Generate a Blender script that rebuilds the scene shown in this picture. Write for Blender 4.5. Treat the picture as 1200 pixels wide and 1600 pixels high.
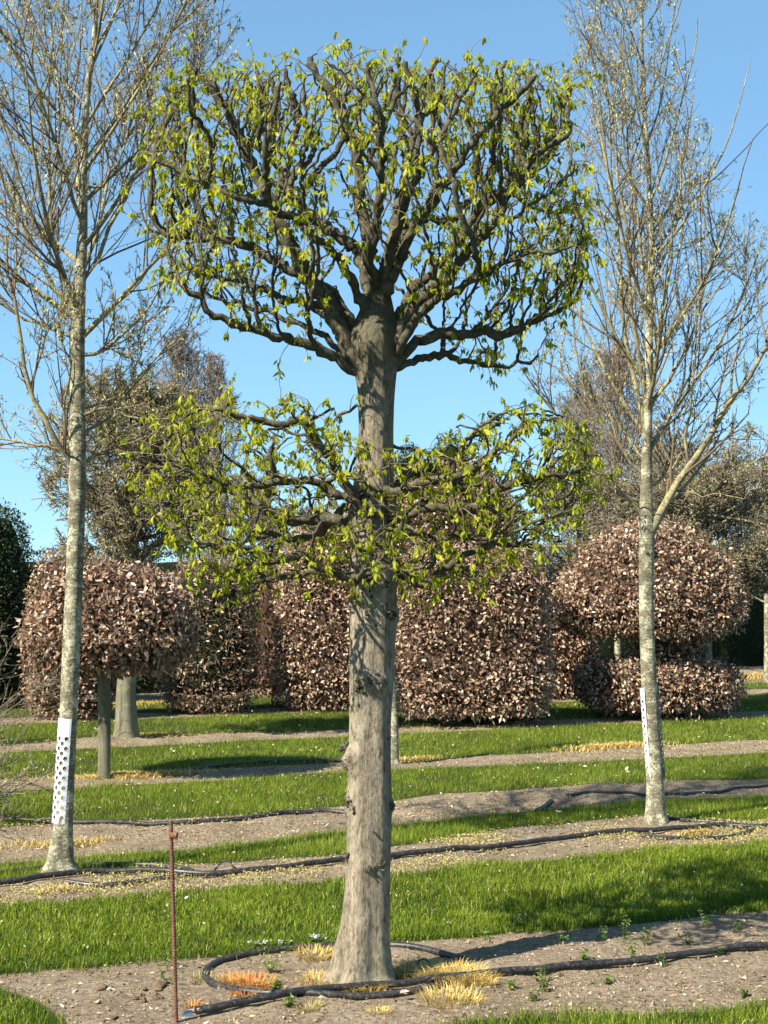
import bpy, math
import numpy as np
from mathutils import Vector

# ------------------------------------------------------------------ camera, sky, sun, exposure
for o in list(bpy.data.objects): bpy.data.objects.remove(o)
scene = bpy.context.scene
COL = scene.collection
F, H = 2400.0, 1.70                       # focal length in photo pixels, eye height
PITCH = math.atan(100.0 / F)
cam = bpy.data.cameras.new('camera'); cam.sensor_width = 36.0; cam.lens = 36.0 * F / 1600.0
cam.clip_start = 0.05; cam.clip_end = 3000
camo = bpy.data.objects.new('camera', cam); COL.objects.link(camo)
camo.location = (0, 0, H); camo.rotation_euler = (math.pi / 2 + PITCH, 0, 0)
scene.camera = camo

SUN_EL, SUN_AZ = math.radians(44), math.radians(180 + 51)     # compass style: 0 = +Y, clockwise; sun behind the left shoulder
world = bpy.data.worlds.new('World'); scene.world = world; world.use_nodes = True
wn = world.node_tree; bg = wn.nodes['Background']
sky = wn.nodes.new('ShaderNodeTexSky'); sky.sky_type = 'NISHITA'; sky.sun_disc = False
sky.sun_elevation = SUN_EL; sky.sun_rotation = SUN_AZ
sky.altitude = 0; sky.air_density = 0.70; sky.dust_density = 0.0; sky.ozone_density = 3.0
tint = wn.nodes.new('ShaderNodeMix'); tint.data_type = 'RGBA'; tint.blend_type = 'MULTIPLY'; tint.inputs[0].default_value = 1.0
tint.inputs[7].default_value = (0.66, 1.02, 1.24, 1)          # the whole sky a little cleaner and more cyan
gam = wn.nodes.new('ShaderNodeGamma'); gam.inputs[1].default_value = 0.50      # softer fall-off from horizon to zenith, all round
wn.links.new(sky.outputs[0], gam.inputs[0]); wn.links.new(gam.outputs[0], tint.inputs[6]); wn.links.new(tint.outputs[2], bg.inputs[0]); bg.inputs[1].default_value = 0.15
sl = bpy.data.lights.new('sun', 'SUN'); sl.energy = 5.0; sl.angle = math.radians(0.53); sl.color = (1.0, 0.93, 0.80)
so = bpy.data.objects.new('sun', sl); COL.objects.link(so)
sd = Vector((math.sin(SUN_AZ) * math.cos(SUN_EL), math.cos(SUN_AZ) * math.cos(SUN_EL), math.sin(SUN_EL)))
so.rotation_euler = (-sd).to_track_quat('-Z', 'Y').to_euler(); so.location = (-6, -5, 9)
vs = scene.view_settings
vs.view_transform = 'Standard'; vs.look = 'None'; vs.gamma = 1; vs.use_curve_mapping = False; vs.exposure = 1.25
scene.render.engine = 'CYCLES'

rng = np.random.default_rng(11)
PI = math.pi
A3 = lambda *a: np.array(a, float)

# ------------------------------------------------------------------ pixel -> place
def ray(px, py):
    a = (px - 600) / F; b = (800 - py) / F
    return A3(a, math.cos(PITCH) - b * math.sin(PITCH), math.sin(PITCH) + b * math.cos(PITCH))
def at(px, py, Y):
    r = ray(px, py); t = Y / r[1]
    return A3(r[0] * t, Y, H + r[2] * t)
def gp(px, py):
    r = ray(px, py); t = -H / r[2]
    return A3(r[0] * t, r[1] * t, 0)

# ------------------------------------------------------------------ noise
def _h(ix, iy, iz, s):
    n = (ix.astype(np.int64) * 374761393 + iy.astype(np.int64) * 668265263 + iz.astype(np.int64) * 2147483647 + s * 144665) & 0xffffffff
    n = ((n ^ (n >> 13)) * 1274126177) & 0xffffffff
    n = ((n ^ (n >> 16)) * 2246822519) & 0xffffffff
    return ((n ^ (n >> 15)) & 0xffffff) / float(0xffffff)
def vn3(x, y, z, s=0):
    x, y, z = np.broadcast_arrays(np.asarray(x, float), np.asarray(y, float), np.asarray(z, float))
    ix, iy, iz = np.floor(x), np.floor(y), np.floor(z)
    fx, fy, fz = x - ix, y - iy, z - iz
    fx, fy, fz = [f * f * (3 - 2 * f) for f in (fx, fy, fz)]
    r = 0
    for dx in (0, 1):
        for dy in (0, 1):
            for dz in (0, 1):
                w = (fx if dx else 1 - fx) * (fy if dy else 1 - fy) * (fz if dz else 1 - fz)
                r = r + w * _h(ix + dx, iy + dy, iz + dz, s)
    return r * 2 - 1
def vn2(x, y, s=0): return vn3(x, y, 0.0, s)
def fbm2(x, y, o=4, s=0):
    r = 0; a = 1; t = 0
    for k in range(o):
        r = r + a * vn2(np.asarray(x) * 2 ** k, np.asarray(y) * 2 ** k, s + k * 7); t += a; a *= .5
    return r / t

# ------------------------------------------------------------------ mesh builder
class MB:
    def __init__(s): s.v = []; s.t = []; s.q = []; s.r = []; s.n = 0
    def add(s, V, T=None, Q=None, r=None):
        V = np.asarray(V, np.float32).reshape(-1, 3)
        if T is not None and len(T): s.t.append(np.asarray(T, np.int32).reshape(-1, 3) + s.n)
        if Q is not None and len(Q): s.q.append(np.asarray(Q, np.int32).reshape(-1, 4) + s.n)
        rr = np.zeros(len(V), np.float32) if r is None else np.broadcast_to(np.asarray(r, np.float32), (len(V),))
        s.v.append(V); s.r.append(rr); s.n += len(V)
    def mesh(s, name, off=(0, 0, 0), smooth=True):
        V = np.concatenate(s.v) - np.asarray(off, np.float32)
        T = np.concatenate(s.t) if s.t else np.zeros((0, 3), np.int32)
        Q = np.concatenate(s.q) if s.q else np.zeros((0, 4), np.int32)
        me = bpy.data.meshes.new(name)
        me.vertices.add(len(V)); me.vertices.foreach_set('co', V.ravel())
        loops = np.concatenate([T.ravel(), Q.ravel()]).astype(np.int32)
        me.loops.add(len(loops)); me.loops.foreach_set('vertex_index', loops)
        st = np.concatenate([np.arange(len(T)) * 3, len(T) * 3 + np.arange(len(Q)) * 4]).astype(np.int32)
        me.polygons.add(len(st)); me.polygons.foreach_set('loop_start', st)
        me.polygons.foreach_set('use_smooth', np.full(len(st), smooth, bool))
        at_ = me.attributes.new('rnd', 'FLOAT', 'POINT'); at_.data.foreach_set('value', np.concatenate(s.r))
        me.update(calc_edges=True)
        return me
    def build(s, name, mat, parent=None, smooth=True, loc=None, kind=None):
        off = A3(0, 0, 0)
        if parent is not None:
            p = parent
            while p is not None: off = off + np.array(p.location); p = p.parent
        elif loc is not None: off = np.asarray(loc, float)
        o = bpy.data.objects.new(name, s.mesh(name, off, smooth)); COL.objects.link(o)
        o.data.materials.append(mat)
        if parent is not None: o.parent = parent
        elif loc is not None: o.location = off
        if kind: o['kind'] = kind
        return o
def thing(name, label, cat, loc, group=None):
    o = bpy.data.objects.new(name, None); COL.objects.link(o); o.location = [float(c) for c in loc]; o.empty_display_size = .1
    o['label'] = label; o['category'] = cat
    if group: o['group'] = group
    return o
def tag(o, label, cat, group=None, kind=None):
    o['label'] = label; o['category'] = cat
    if group: o['group'] = group
    if kind: o['kind'] = kind
    return o

def nrm(v): return v / np.maximum(np.linalg.norm(v, axis=-1, keepdims=True), 1e-9)
def tubes(mb, P, R, ns=4, r=None, tip=False):
    P = np.asarray(P, float); R = np.asarray(R, float)
    N, K, _ = P.shape
    T = nrm(np.gradient(P, axis=1))
    m = nrm(P[:, -1] - P[:, 0] + 1e-6)
    ax = np.where(np.abs(m[:, 2:3]) > .8, A3(1, 0, 0), A3(0, 0, 1))
    u = nrm(np.cross(m, ax))[:, None, :]
    U = nrm(u - (u * T).sum(-1, keepdims=True) * T); W = np.cross(T, U)
    an = np.arange(ns) * 2 * PI / ns
    ring = np.cos(an)[None, None, :, None] * U[:, :, None, :] + np.sin(an)[None, None, :, None] * W[:, :, None, :]
    V = P[:, :, None, :] + R[:, :, None, None] * ring
    base = (np.arange(N) * K * ns)[:, None, None]; k = (np.arange(K - 1) * ns)[None, :, None]; j = np.arange(ns)[None, None, :]; j2 = (j + 1) % ns
    Q = np.stack([base + k + j, base + k + j2, base + k + ns + j2, base + k + ns + j], -1)
    if r is None: rr = np.repeat(rng.random(N), K * ns)
    else: rr = np.repeat(np.broadcast_to(r, (N,)), K * ns)
    mb.add(V, None, Q, rr)
def resample(pts, n):
    """Catmull-Rom through pts, n points evenly in parameter"""
    P = np.asarray(pts, float); m = len(P)
    if m == 2: t = np.linspace(0, 1, n)[:, None]; return P[0] * (1 - t) + P[1] * t
    E = np.vstack([2 * P[0] - P[1], P, 2 * P[-1] - P[-2]])
    u = np.linspace(0, m - 1, n); i = np.minimum(u.astype(int), m - 2); f = (u - i)[:, None]
    p0, p1, p2, p3 = E[i], E[i + 1], E[i + 2], E[i + 3]
    return .5 * (2 * p1 + (p2 - p0) * f + (2 * p0 - 5 * p1 + 4 * p2 - p3) * f ** 2 + (3 * p1 - p0 - 3 * p2 + p3) * f ** 3)
def even(pts, step):
    P = resample(pts, 12 * len(pts)); d = np.r_[0, np.cumsum(np.linalg.norm(np.diff(P, axis=0), axis=1))]
    n = max(3, int(d[-1] / step) + 1); s = np.linspace(0, d[-1], n)
    return np.stack([np.interp(s, d, P[:, k]) for k in range(P.shape[1])], 1)
def leaves(mb, pos, d, n, L, W, r, curl=.15):
    d = nrm(d); sd_ = nrm(np.cross(d, n)); n = np.cross(sd_, d)
    L = np.asarray(L)[:, None]; W = np.asarray(W)[:, None]
    a = pos; t = pos + d * L - n * L * curl; m = pos + d * L * .5 - n * W * .16
    l = pos + d * L * .42 + sd_ * W * .5 + n * W * .08; q = pos + d * L * .42 - sd_ * W * .5 + n * W * .08
    l2 = pos + d * L * .75 + sd_ * W * .33; q2 = pos + d * L * .75 - sd_ * W * .33
    V = np.stack([a, l, q, m, l2, q2, t], 1)
    b = (np.arange(len(pos)) * 7)[:, None]
    Tt = np.concatenate([b + np.array(x)[None] for x in ([0, 2, 3], [0, 3, 1], [3, 5, 6], [3, 6, 4], [3, 2, 5], [3, 4, 1])], 0)
    mb.add(V, Tt, None, np.repeat(r, 7))
def scales(mb, pos, d, n, L, W, r):
    d = nrm(d); sd_ = nrm(np.cross(d, n)); n = np.cross(sd_, d); L = np.asarray(L)[:, None]; W = np.asarray(W)[:, None]
    V = np.stack([pos, pos + d * L * .45 + sd_ * W * .5 + n * W * .2, pos + d * L, pos + d * L * .45 - sd_ * W * .5 + n * W * .2], 1)
    b = (np.arange(len(pos)) * 4)[:, None]
    mb.add(V, np.concatenate([b + [[0, 3, 2]], b + [[0, 2, 1]]], 0), None, np.repeat(r, 4))
def rdir(n):
    return nrm(rng.normal(size=(n, 3)))

# ------------------------------------------------------------------ materials
def newmat(name):
    m = bpy.data.materials.new(name); m.use_nodes = True; nt = m.node_tree
    return m, nt, nt.nodes['Principled BSDF'], nt.nodes['Material Output']
def N(nt, typ, **kw):
    n = nt.nodes.new(typ)
    for k, v in kw.items():
        if k in n.inputs: n.inputs[k].default_value = v
        else: setattr(n, k, v)
    return n
def ramp(nt, fac, stops):
    n = nt.nodes.new('ShaderNodeValToRGB'); e = n.color_ramp.elements
    while len(e) < len(stops): e.new(.5)
    for x, (p, c) in zip(e, stops): x.position = p; x.color = (*c, 1) if len(c) == 3 else c
    nt.links.new(fac, n.inputs[0]); return n.outputs[0]
def mixc(nt, fac, a, b, mode='MIX'):
    n = nt.nodes.new('ShaderNodeMix'); n.data_type = 'RGBA'; n.blend_type = mode
    for s, v in ((n.inputs[0], fac), (n.inputs[6], a), (n.inputs[7], b)):
        if hasattr(v, 'links'): nt.links.new(v, s)
        elif isinstance(v, (int, float)): s.default_value = v
        else: s.default_value = (*v, 1)
    return n.outputs[2]
def noise(nt, scale, detail=4, stretch=None, rough=.55, coord='Object'):
    tc = nt.nodes.new('ShaderNodeTexCoord'); src = tc.outputs[coord]
    if stretch:
        mp = nt.nodes.new('ShaderNodeMapping'); mp.inputs['Scale'].default_value = stretch; nt.links.new(src, mp.inputs[0]); src = mp.outputs[0]
    n = N(nt, 'ShaderNodeTexNoise', Scale=scale, Detail=detail, Roughness=rough); nt.links.new(src, n.inputs['Vector'])
    return n.outputs[0]
def bump(nt, h, bs, strength, dist):
    b = N(nt, 'ShaderNodeBump', Strength=strength, Distance=dist); nt.links.new(h, b.inputs['Height']); nt.links.new(b.outputs[0], bs.inputs['Normal'])
def leafmat(name, stops, trans=.35, rough=.5, spec=.3, tint=None):
    m, nt, bs, out = newmat(name)
    a = nt.nodes.new('ShaderNodeAttribute'); a.attribute_name = 'rnd'
    c = ramp(nt, a.outputs['Fac'], stops)
    nt.links.new(c, bs.inputs['Base Color']); bs.inputs['Roughness'].default_value = rough; bs.inputs['Specular IOR Level'].default_value = spec
    if trans > 0:
        tr = nt.nodes.new('ShaderNodeBsdfTranslucent'); nt.links.new(c if tint is None else mixc(nt, 1.0, c, tint, 'MULTIPLY'), tr.inputs[0])
        mx = nt.nodes.new('ShaderNodeMixShader'); mx.inputs[0].default_value = trans
        nt.links.new(bs.outputs[0], mx.inputs[1]); nt.links.new(tr.outputs[0], mx.inputs[2]); nt.links.new(mx.outputs[0], out.inputs[0])
    return m
def barkmat(name, c1, c2, lich=None, lichth=.55, spots=None, stretch=(1, 1, .14), sc=28, bmp=.5, bd=.01, lsc=9, spotsc=34, spotth=.16):
    m, nt, bs, out = newmat(name)
    n1 = noise(nt, sc, 6, stretch, .65); n2 = noise(nt, 5, 3)
    c = ramp(nt, n1, [(.32, c1), (.66, c2)])
    c = mixc(nt, ramp(nt, n2, [(.35, (0, 0, 0)), (.7, (.45, .45, .45))]), c, tuple(x * .55 for x in c1))
    if lich:
        n3 = noise(nt, lsc, 6, None, .72); n4 = noise(nt, lsc * 7, 3, None, .7)
        f = ramp(nt, mixc(nt, .35, n3, n4), [(lichth - .03, (0, 0, 0)), (lichth + .05, (.85, .85, .85))])
        c = mixc(nt, f, c, lich)
    if spots:
        tc = nt.nodes.new('ShaderNodeTexCoord'); v = N(nt, 'ShaderNodeTexVoronoi', Scale=spotsc); v.feature = 'F1'
        nt.links.new(tc.outputs['Object'], v.inputs['Vector'])
        f = ramp(nt, v.outputs['Distance'], [(spotth * .6, (.9, .9, .9)), (spotth, (0, 0, 0))])
        g = ramp(nt, noise(nt, 3.2, 2), [(.5, (0, 0, 0)), (.58, (1, 1, 1))])
        f = mixc(nt, 1.0, f, g, 'MULTIPLY'); c = mixc(nt, f, c, spots)
    nt.links.new(c, bs.inputs['Base Color']); bs.inputs['Roughness'].default_value = .85; bs.inputs['Specular IOR Level'].default_value = .2
    bump(nt, n1, bs, bmp, bd)
    return m

M = {}
def main_bark():
    m, nt, bs, out = newmat('pale_fissured_bark')
    st1 = noise(nt, 26, 8, (1, 1, .10), .7); st2 = noise(nt, 85, 6, (1, 1, .34), .75); blo = noise(nt, 6, 5, (1, 1, .5), .65); sp = noise(nt, 55, 4, (1, 1, .7), .75)
    c = ramp(nt, st1, [(.30, (.12, .096, .064)), (.46, (.26, .212, .148)), (.60, (.36, .30, .215)), (.74, (.45, .39, .30))])
    c = mixc(nt, ramp(nt, st2, [(.36, (.8, .8, .8)), (.52, (0, 0, 0))]), c, (.07, .056, .038))
    c = mixc(nt, ramp(nt, blo, [(.55, (0, 0, 0)), (.66, (.75, .75, .75))]), c, (.165, .17, .10))          # algae and lichen
    c = mixc(nt, ramp(nt, blo, [(.28, (.7, .7, .7)), (.40, (0, 0, 0))]), c, (.29, .225, .155))
    mot = noise(nt, 24, 8, (1, 1, .6), .72)
    c = mixc(nt, ramp(nt, mot, [(.36, (.85, .85, .85)), (.47, (0, 0, 0))]), c, (.085, .078, .048))
    c = mixc(nt, ramp(nt, mot, [(.56, (0, 0, 0)), (.66, (.7, .7, .7))]), c, (.40, .36, .28))
    tc = nt.nodes.new('ShaderNodeTexCoord'); sep = nt.nodes.new('ShaderNodeSeparateXYZ'); nt.links.new(tc.outputs['Object'], sep.inputs[0])
    v = N(nt, 'ShaderNodeTexVoronoi', Scale=34.0); v.inputs['Randomness'].default_value = 1; nt.links.new(tc.outputs['Object'], v.inputs['Vector'])
    f = ramp(nt, v.outputs['Distance'], [(.17, (1, 1, 1)), (.27, (0, 0, 0))])
    gate = ramp(nt, noise(nt, 5, 3, (1, 1, .6)), [(.47, (0, 0, 0)), (.53, (1, 1, 1))])
    hi = ramp(nt, N_div(nt, sep.outputs['Z'], 4.0), [(.28, (.12, .12, .12)), (.42, (1, 1, 1))])
    f = mixc(nt, 1.0, mixc(nt, 1.0, f, gate, 'MULTIPLY'), hi, 'MULTIPLY')
    c = mixc(nt, f, c, (.016, .013, .010))
    up_ = ramp(nt, N_div(nt, sep.outputs['Z'], 4.0), [(.52, (0, 0, 0)), (.70, (.95, .95, .95))])               # green algae film on the fork
    c = mixc(nt, up_, c, ramp(nt, st2, [(.35, (.045, .041, .024)), (.65, (.145, .132, .082))]))
    c = mixc(nt, ramp(nt, sp, [(.64, (0, 0, 0)), (.72, (.6, .6, .6))]), c, (.40, .38, .31))
    nt.links.new(c, bs.inputs['Base Color']); bs.inputs['Roughness'].default_value = .9; bs.inputs['Specular IOR Level'].default_value = .15
    bump(nt, mixc(nt, .55, st1, mixc(nt, .5, st2, mot)), bs, 1.0, .03)
    return m
def N_div(nt, sock, d):
    n = nt.nodes.new('ShaderNodeMath'); n.operation = 'DIVIDE'; n.inputs[1].default_value = d; nt.links.new(sock, n.inputs[0]); return n.outputs[0]
M['bark_main'] = main_bark()
M['bark_limb'] = barkmat('olive_bark', (.040, .034, .021), (.135, .118, .076), (.24, .225, .125), .58, None, stretch=(1, 1, 1), sc=45, bmp=.7, bd=.008, lsc=14)
M['bark_burr'] = barkmat('rough_burr_bark', (.045, .038, .024), (.16, .145, .10), (.24, .24, .15), .56, None, stretch=(1, 1, 1), sc=60, bmp=1., bd=.02, lsc=30)
M['bark_grey'] = barkmat('grey_lichen_bark', (.10, .088, .056), (.24, .215, .14), (.50, .48, .33), .52, (.045, .04, .028), stretch=(.5, .5, 1.9), sc=34, lsc=13, bmp=.8, bd=.01, spotsc=24, spotth=.16)
M['bark_lichen'] = barkmat('yellow_lichen_bark', (.13, .11, .075), (.27, .24, .16), (.40, .36, .14), .52, None, stretch=(1, 1, 1), sc=40, lsc=11, bmp=.5, bd=.006)
M['bark_green'] = barkmat('green_grey_bark', (.10, .092, .058), (.22, .205, .14), (.26, .27, .12), .58, None, sc=20, lsc=9)
M['twig'] = leafmat('brown_twig', [(0, (.085, .058, .036)), (.5, (.16, .115, .07)), (1, (.26, .21, .125))], 0, .8, .2)
M['twig_olive'] = leafmat('olive_twig', [(0, (.085, .066, .045)), (.5, (.19, .155, .105)), (1, (.32, .275, .19))], 0, .8, .2)
M['twig_far'] = leafmat('grey_brown_twig', [(0, (.13, .095, .07)), (.5, (.20, .155, .115)), (1, (.27, .22, .17))], 0, .85, .1)
M['bud'] = leafmat('tan_catkin', [(0, (.20, .145, .07)), (.35, (.36, .30, .13)), (.7, (.46, .44, .15)), (1, (.62, .58, .38))], .3, .6, .2)
M['leaf'] = leafmat('spring_leaf', [(0, (.16, .21, .02)), (.4, (.32, .36, .026)), (.8, (.46, .47, .04)), (1, (.56, .54, .10))], .5, .55, .15, (1.15, 1.1, .5))
M['beech'] = leafmat('dry_beech_leaf', [(0, (.085, .045, .028)), (.3, (.20, .115, .07)), (.6, (.36, .235, .15)), (.85, (.56, .42, .30)), (1, (.70, .60, .47))], .14, .55, .2)
M['beech_core'] = leafmat('beech_inner_twigs_shade', [(0, (.035, .022, .016)), (1, (.075, .05, .036))], 0, .9, .05)  # inner twigs toned extra dark, shade between the leaves put into the colour
M['yew'] = leafmat('dark_yew_leaf', [(0, (.014, .026, .010)), (.6, (.035, .058, .018)), (1, (.085, .11, .035))], .15, .5, .3)
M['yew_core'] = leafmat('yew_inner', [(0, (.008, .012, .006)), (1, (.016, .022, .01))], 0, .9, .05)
M['olive_leaf'] = leafmat('olive_bud', [(0, (.14, .10, .055)), (.5, (.22, .18, .085)), (1, (.32, .30, .12))], .2, .6, .2)
M['grass'] = leafmat('grass_blade', [(0, (.05, .095, .010)), (.4, (.150, .210, .018)), (.75, (.265, .325, .035)), (.93, (.36, .40, .085)), (1, (.56, .48, .21))], .35, .6, .12, (1.1, 1.1, .5))
M['straw'] = leafmat('dry_yellow_grass', [(0, (.38, .23, .06)), (.4, (.54, .39, .10)), (.8, (.64, .50, .18)), (1, (.72, .62, .34))], .25, .6, .2)
M['orange'] = leafmat('dry_orange_grass', [(0, (.42, .14, .045)), (.5, (.58, .25, .07)), (1, (.68, .44, .15))], .25, .6, .2)
M['weed'] = leafmat('weed_leaf', [(0, (.06, .11, .025)), (.5, (.13, .19, .04)), (1, (.26, .30, .08))], .3, .5, .3)
M['cover'] = leafmat('yellowing_ground_cover', [(0, (.22, .19, .06)), (.4, (.38, .34, .10)), (.8, (.50, .43, .16)), (1, (.36, .27, .15))], .2, .6, .2)
M['litter'] = leafmat('leaf_litter', [(0, (.09, .065, .045)), (.5, (.26, .19, .125)), (1, (.52, .44, .32))], 0, .8, .2)
M['petal'] = leafmat('white_petal', [(0, (.55, .53, .52)), (1, (.8, .79, .76))], .3, .6, .2)

m, nt, bs, _ = newmat('soil_and_turf')
n1 = noise(nt, 3.5, 6, None, .65); n2 = noise(nt, 42, 6, None, .75); n3 = noise(nt, 160, 3, None, .7)
soil = ramp(nt, n1, [(.30, (.23, .172, .110)), (.5, (.34, .265, .178)), (.72, (.43, .35, .245))])
soil = mixc(nt, ramp(nt, n2, [(.40, (.9, .9, .9)), (.54, (0, 0, 0))]), soil, (.15, .110, .072))
soil = mixc(nt, ramp(nt, n3, [(.58, (0, 0, 0)), (.72, (.5, .5, .5))]), soil, (.46, .38, .29))
a = nt.nodes.new('ShaderNodeAttribute'); a.attribute_name = 'rnd'
turf = ramp(nt, n2, [(.35, (.035, .042, .014)), (.65, (.075, .095, .026))])
g = ramp(nt, a.outputs['Fac'], [(.35, (0, 0, 0)), (.65, (1, 1, 1))])
nt.links.new(mixc(nt, g, soil, turf), bs.inputs['Base Color']); bs.inputs['Roughness'].default_value = .95; bs.inputs['Specular IOR Level'].default_value = .1
bump(nt, mixc(nt, .4, n2, n3), bs, 1.0, .035); M['ground'] = m
M['clod'] = leafmat('soil_clod', [(0, (.12, .086, .056)), (.5, (.26, .195, .132)), (1, (.36, .285, .20))], 0, .95, .1)

m, nt, bs, _ = newmat('black_hose_plastic')
n1 = noise(nt, 30, 4); hc_ = ramp(nt, n1, [(.35, (.010, .0105, .012)), (.75, (.030, .029, .028))])
hc_ = mixc(nt, ramp(nt, noise(nt, 70, 5, None, .75), [(.52, (0, 0, 0)), (.68, (.7, .7, .7))]), hc_, (.17, .135, .095))
nt.links.new(hc_, bs.inputs['Base Color'])
nt.links.new(ramp(nt, n1, [(.3, (.28, .28, .28)), (.7, (.6, .6, .6))]), bs.inputs['Roughness']); M['hose'] = m
m, nt, bs, _ = newmat('rusty_iron')
n1 = noise(nt, 60, 6, None, .7); nt.links.new(ramp(nt, n1, [(.3, (.075, .028, .016)), (.55, (.17, .075, .045)), (.8, (.30, .17, .12))]), bs.inputs['Base Color'])
bs.inputs['Roughness'].default_value = .8; bs.inputs['Metallic'].default_value = .15; bump(nt, n1, bs, .5, .002); M['rust'] = m
m, nt, bs, _ = newmat('white_guard_plastic')
n1 = noise(nt, 12, 5, (1, 1, .3)); nt.links.new(ramp(nt, n1, [(.3, (.60, .62, .65)), (.6, (.72, .74, .76))]), bs.inputs['Base Color'])
bs.inputs['Roughness'].default_value = .35; M['guard'] = m
def plain(name, c, rough=.6):
    m, nt, bs, _ = newmat(name); n1 = noise(nt, 25, 4)
    nt.links.new(ramp(nt, n1, [(.3, tuple(x * .82 for x in c)), (.7, c)]), bs.inputs['Base Color']); bs.inputs['Roughness'].default_value = rough
    return m
M['tag'] = plain('white_tag', (.75, .75, .73)); M['ink'] = plain('tag_ink', (.03, .03, .035)); M['wood_cut'] = plain('cut_wood', (.42, .33, .22), .8)

# ------------------------------------------------------------------ ground
TAN = math.tan(math.radians(25))
def curve(*p):
    p = np.array(p); return lambda x, s: np.interp(x, p[:, 0], p[:, 1]) + .07 * fbm2(np.asarray(x) * 1.6, 0 * np.asarray(x), 3, s)
SOIL = [  # (front edge, back edge) of each bare soil row as D0 = y - x*tan(25)
    (curve((-2.2, 7.25), (-1.6, 7.12), (-1.4, 6.88), (-1.216, 6.5), (-1.12, 6.1), (-.8, 5.82), (.1, 5.79), (.4, 5.77), (1, 5.57), (1.55, 5.46), (3, 5.2)),
     curve((-1.65, 7.35), (-.3, 7.2), (1.96, 6.93))),
    (curve((-2, 8.84), (-.29, 8.72), (.61, 8.86), (2.46, 8.69)), curve((-2.2, 9.6), (-1.32, 9.68), (-.31, 9.55), (.88, 10.08), (1.84, 10.1), (2.6, 9.5))),
    (curve((-2.5, 10.25), (-1.2, 10.25), (-.42, 10.42), (.45, 10.67), (1.97, 10.8), (3, 10.6)), curve((-2.2, 11.68), (-.92, 11.46), (.5, 11.87), (2.64, 11.44))),
    (curve((-1.6, 13.58), (-.4, 13.66), (1.16, 13.4), (3, 13.2)), curve((-2, 14.45), (-.6, 14.3), (2.6, 14.2))),
    (curve((-3, 16.6), (3, 16.5)), curve((-3, 17.35), (3, 17.3))),
    (curve((-3, 19.75), (3, 19.65)), curve((-3, 20.6), (3, 20.5))),
    (curve((-3, 22.6), (3, 22.2)), curve((-3, 60.), (3, 60.)))]
def grassmask(x, y):
    """signed distance-like: >0 inside turf"""
    D = y - x * TAN
    m = np.full(np.shape(D), 9.0)
    for i, (f, b) in enumerate(SOIL):
        lo, hi = f(x, 31 + i), b(x, 61 + i)
        inside = np.minimum(D - lo, hi - D)       # >0 inside soil
        m = np.minimum(m, -inside)
    return m
def height(x, y):
    x = np.asarray(x, float); y = np.asarray(y, float)
    g = grassmask(x, y); s = np.clip(-g / .15, 0, 1)
    z = .018 * fbm2(x * .7, y * .7, 3, 5) + s * (.026 * fbm2(x * 2.6, y * 2.6, 4, 9) + .018 * fbm2(x * 9, y * 9, 3, 13))
    D = y - x * TAN
    z = z + .06 * np.exp(-((D - 11.25) / .28) ** 2) * np.clip((x - .05) / .4, 0, 1) * np.clip((3.0 - x) / .8, 0, 1) * (1 + .5 * fbm2(x * 3, y * 3, 3, 17))
    z = z + .05 * np.exp(-(((x + 2.9) / .45) ** 2 + ((D - 17.0) / .25) ** 2)) + .05 * np.exp(-(((x + 1.7) / .5) ** 2 + ((D - 17.0) / .22) ** 2))
    fade = np.clip((30 - y) / 4, 0, 1)
    return z * fade
def axis(parts):
    out = []
    for a_, b_, st in parts: out.append(np.arange(a_, b_, st))
    return np.concatenate(out)
gx = axis([(-900, -100, 200), (-100, -20, 20), (-20, -6, 1.), (-6, -3, .09), (-3, 3, .038), (3, 6, .09), (6, 20, 1.), (20, 100, 20), (100, 901, 200)])
gy = axis([(-300, -20, 70), (-20, 4.6, 2.4), (4.6, 7.6, .032), (7.6, 12.4, .05), (12.4, 24, .1), (24, 40, 1.), (40, 120, 20), (120, 1700, 200)])
GX, GY = np.meshgrid(gx, gy); GZ = height(GX, GY); GM = np.clip(.5 + grassmask(GX, GY) / .12, 0, 1)
mb = MB(); nx = len(gx); idx = np.arange(len(gx) * len(gy)).reshape(len(gy), nx)
mb.add(np.stack([GX, GY, GZ], -1), None, np.stack([idx[:-1, :-1], idx[:-1, 1:], idx[1:, 1:], idx[1:, :-1]], -1), GM.ravel())
mb.build('ground', M['ground'], kind='structure')

# turf blades, one object per strip
def blades(mb, P, L, W, lean, r, az=None, cheap=False):
    n = len(P); az = rng.random(n) * 2 * PI if az is None else az
    d = np.stack([np.cos(az), np.sin(az), 0 * az], 1); sdv = np.stack([-np.sin(az), np.cos(az), 0 * az], 1)
    tw = rng.normal(0, .6, n)[:, None]; sdv = sdv * np.cos(tw) + d * np.sin(tw)
    up = A3(0, 0, 1); L = L[:, None]; W = W[:, None]; lean = lean[:, None]
    a1 = P - sdv * W * .5; a2 = P + sdv * W * .5
    m = P + up * L * .55 + d * L * lean * .35
    b1 = m - sdv * W * .4; b2 = m + sdv * W * .4
    t = P + up * L * (1 - .35 * lean) + d * L * lean
    if cheap:
        b = (np.arange(n) * 3)[:, None]; mb.add(np.stack([a1, a2, t], 1), b + [[0, 1, 2]], None, np.repeat(r, 3)); return
    b = (np.arange(n) * 5)[:, None]
    mb.add(np.stack([a1, a2, b1, b2, t], 1), np.concatenate([b + [[0, 1, 3]], b + [[0, 3, 2]], b + [[2, 3, 4]]], 0), None, np.repeat(r, 5))
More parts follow.
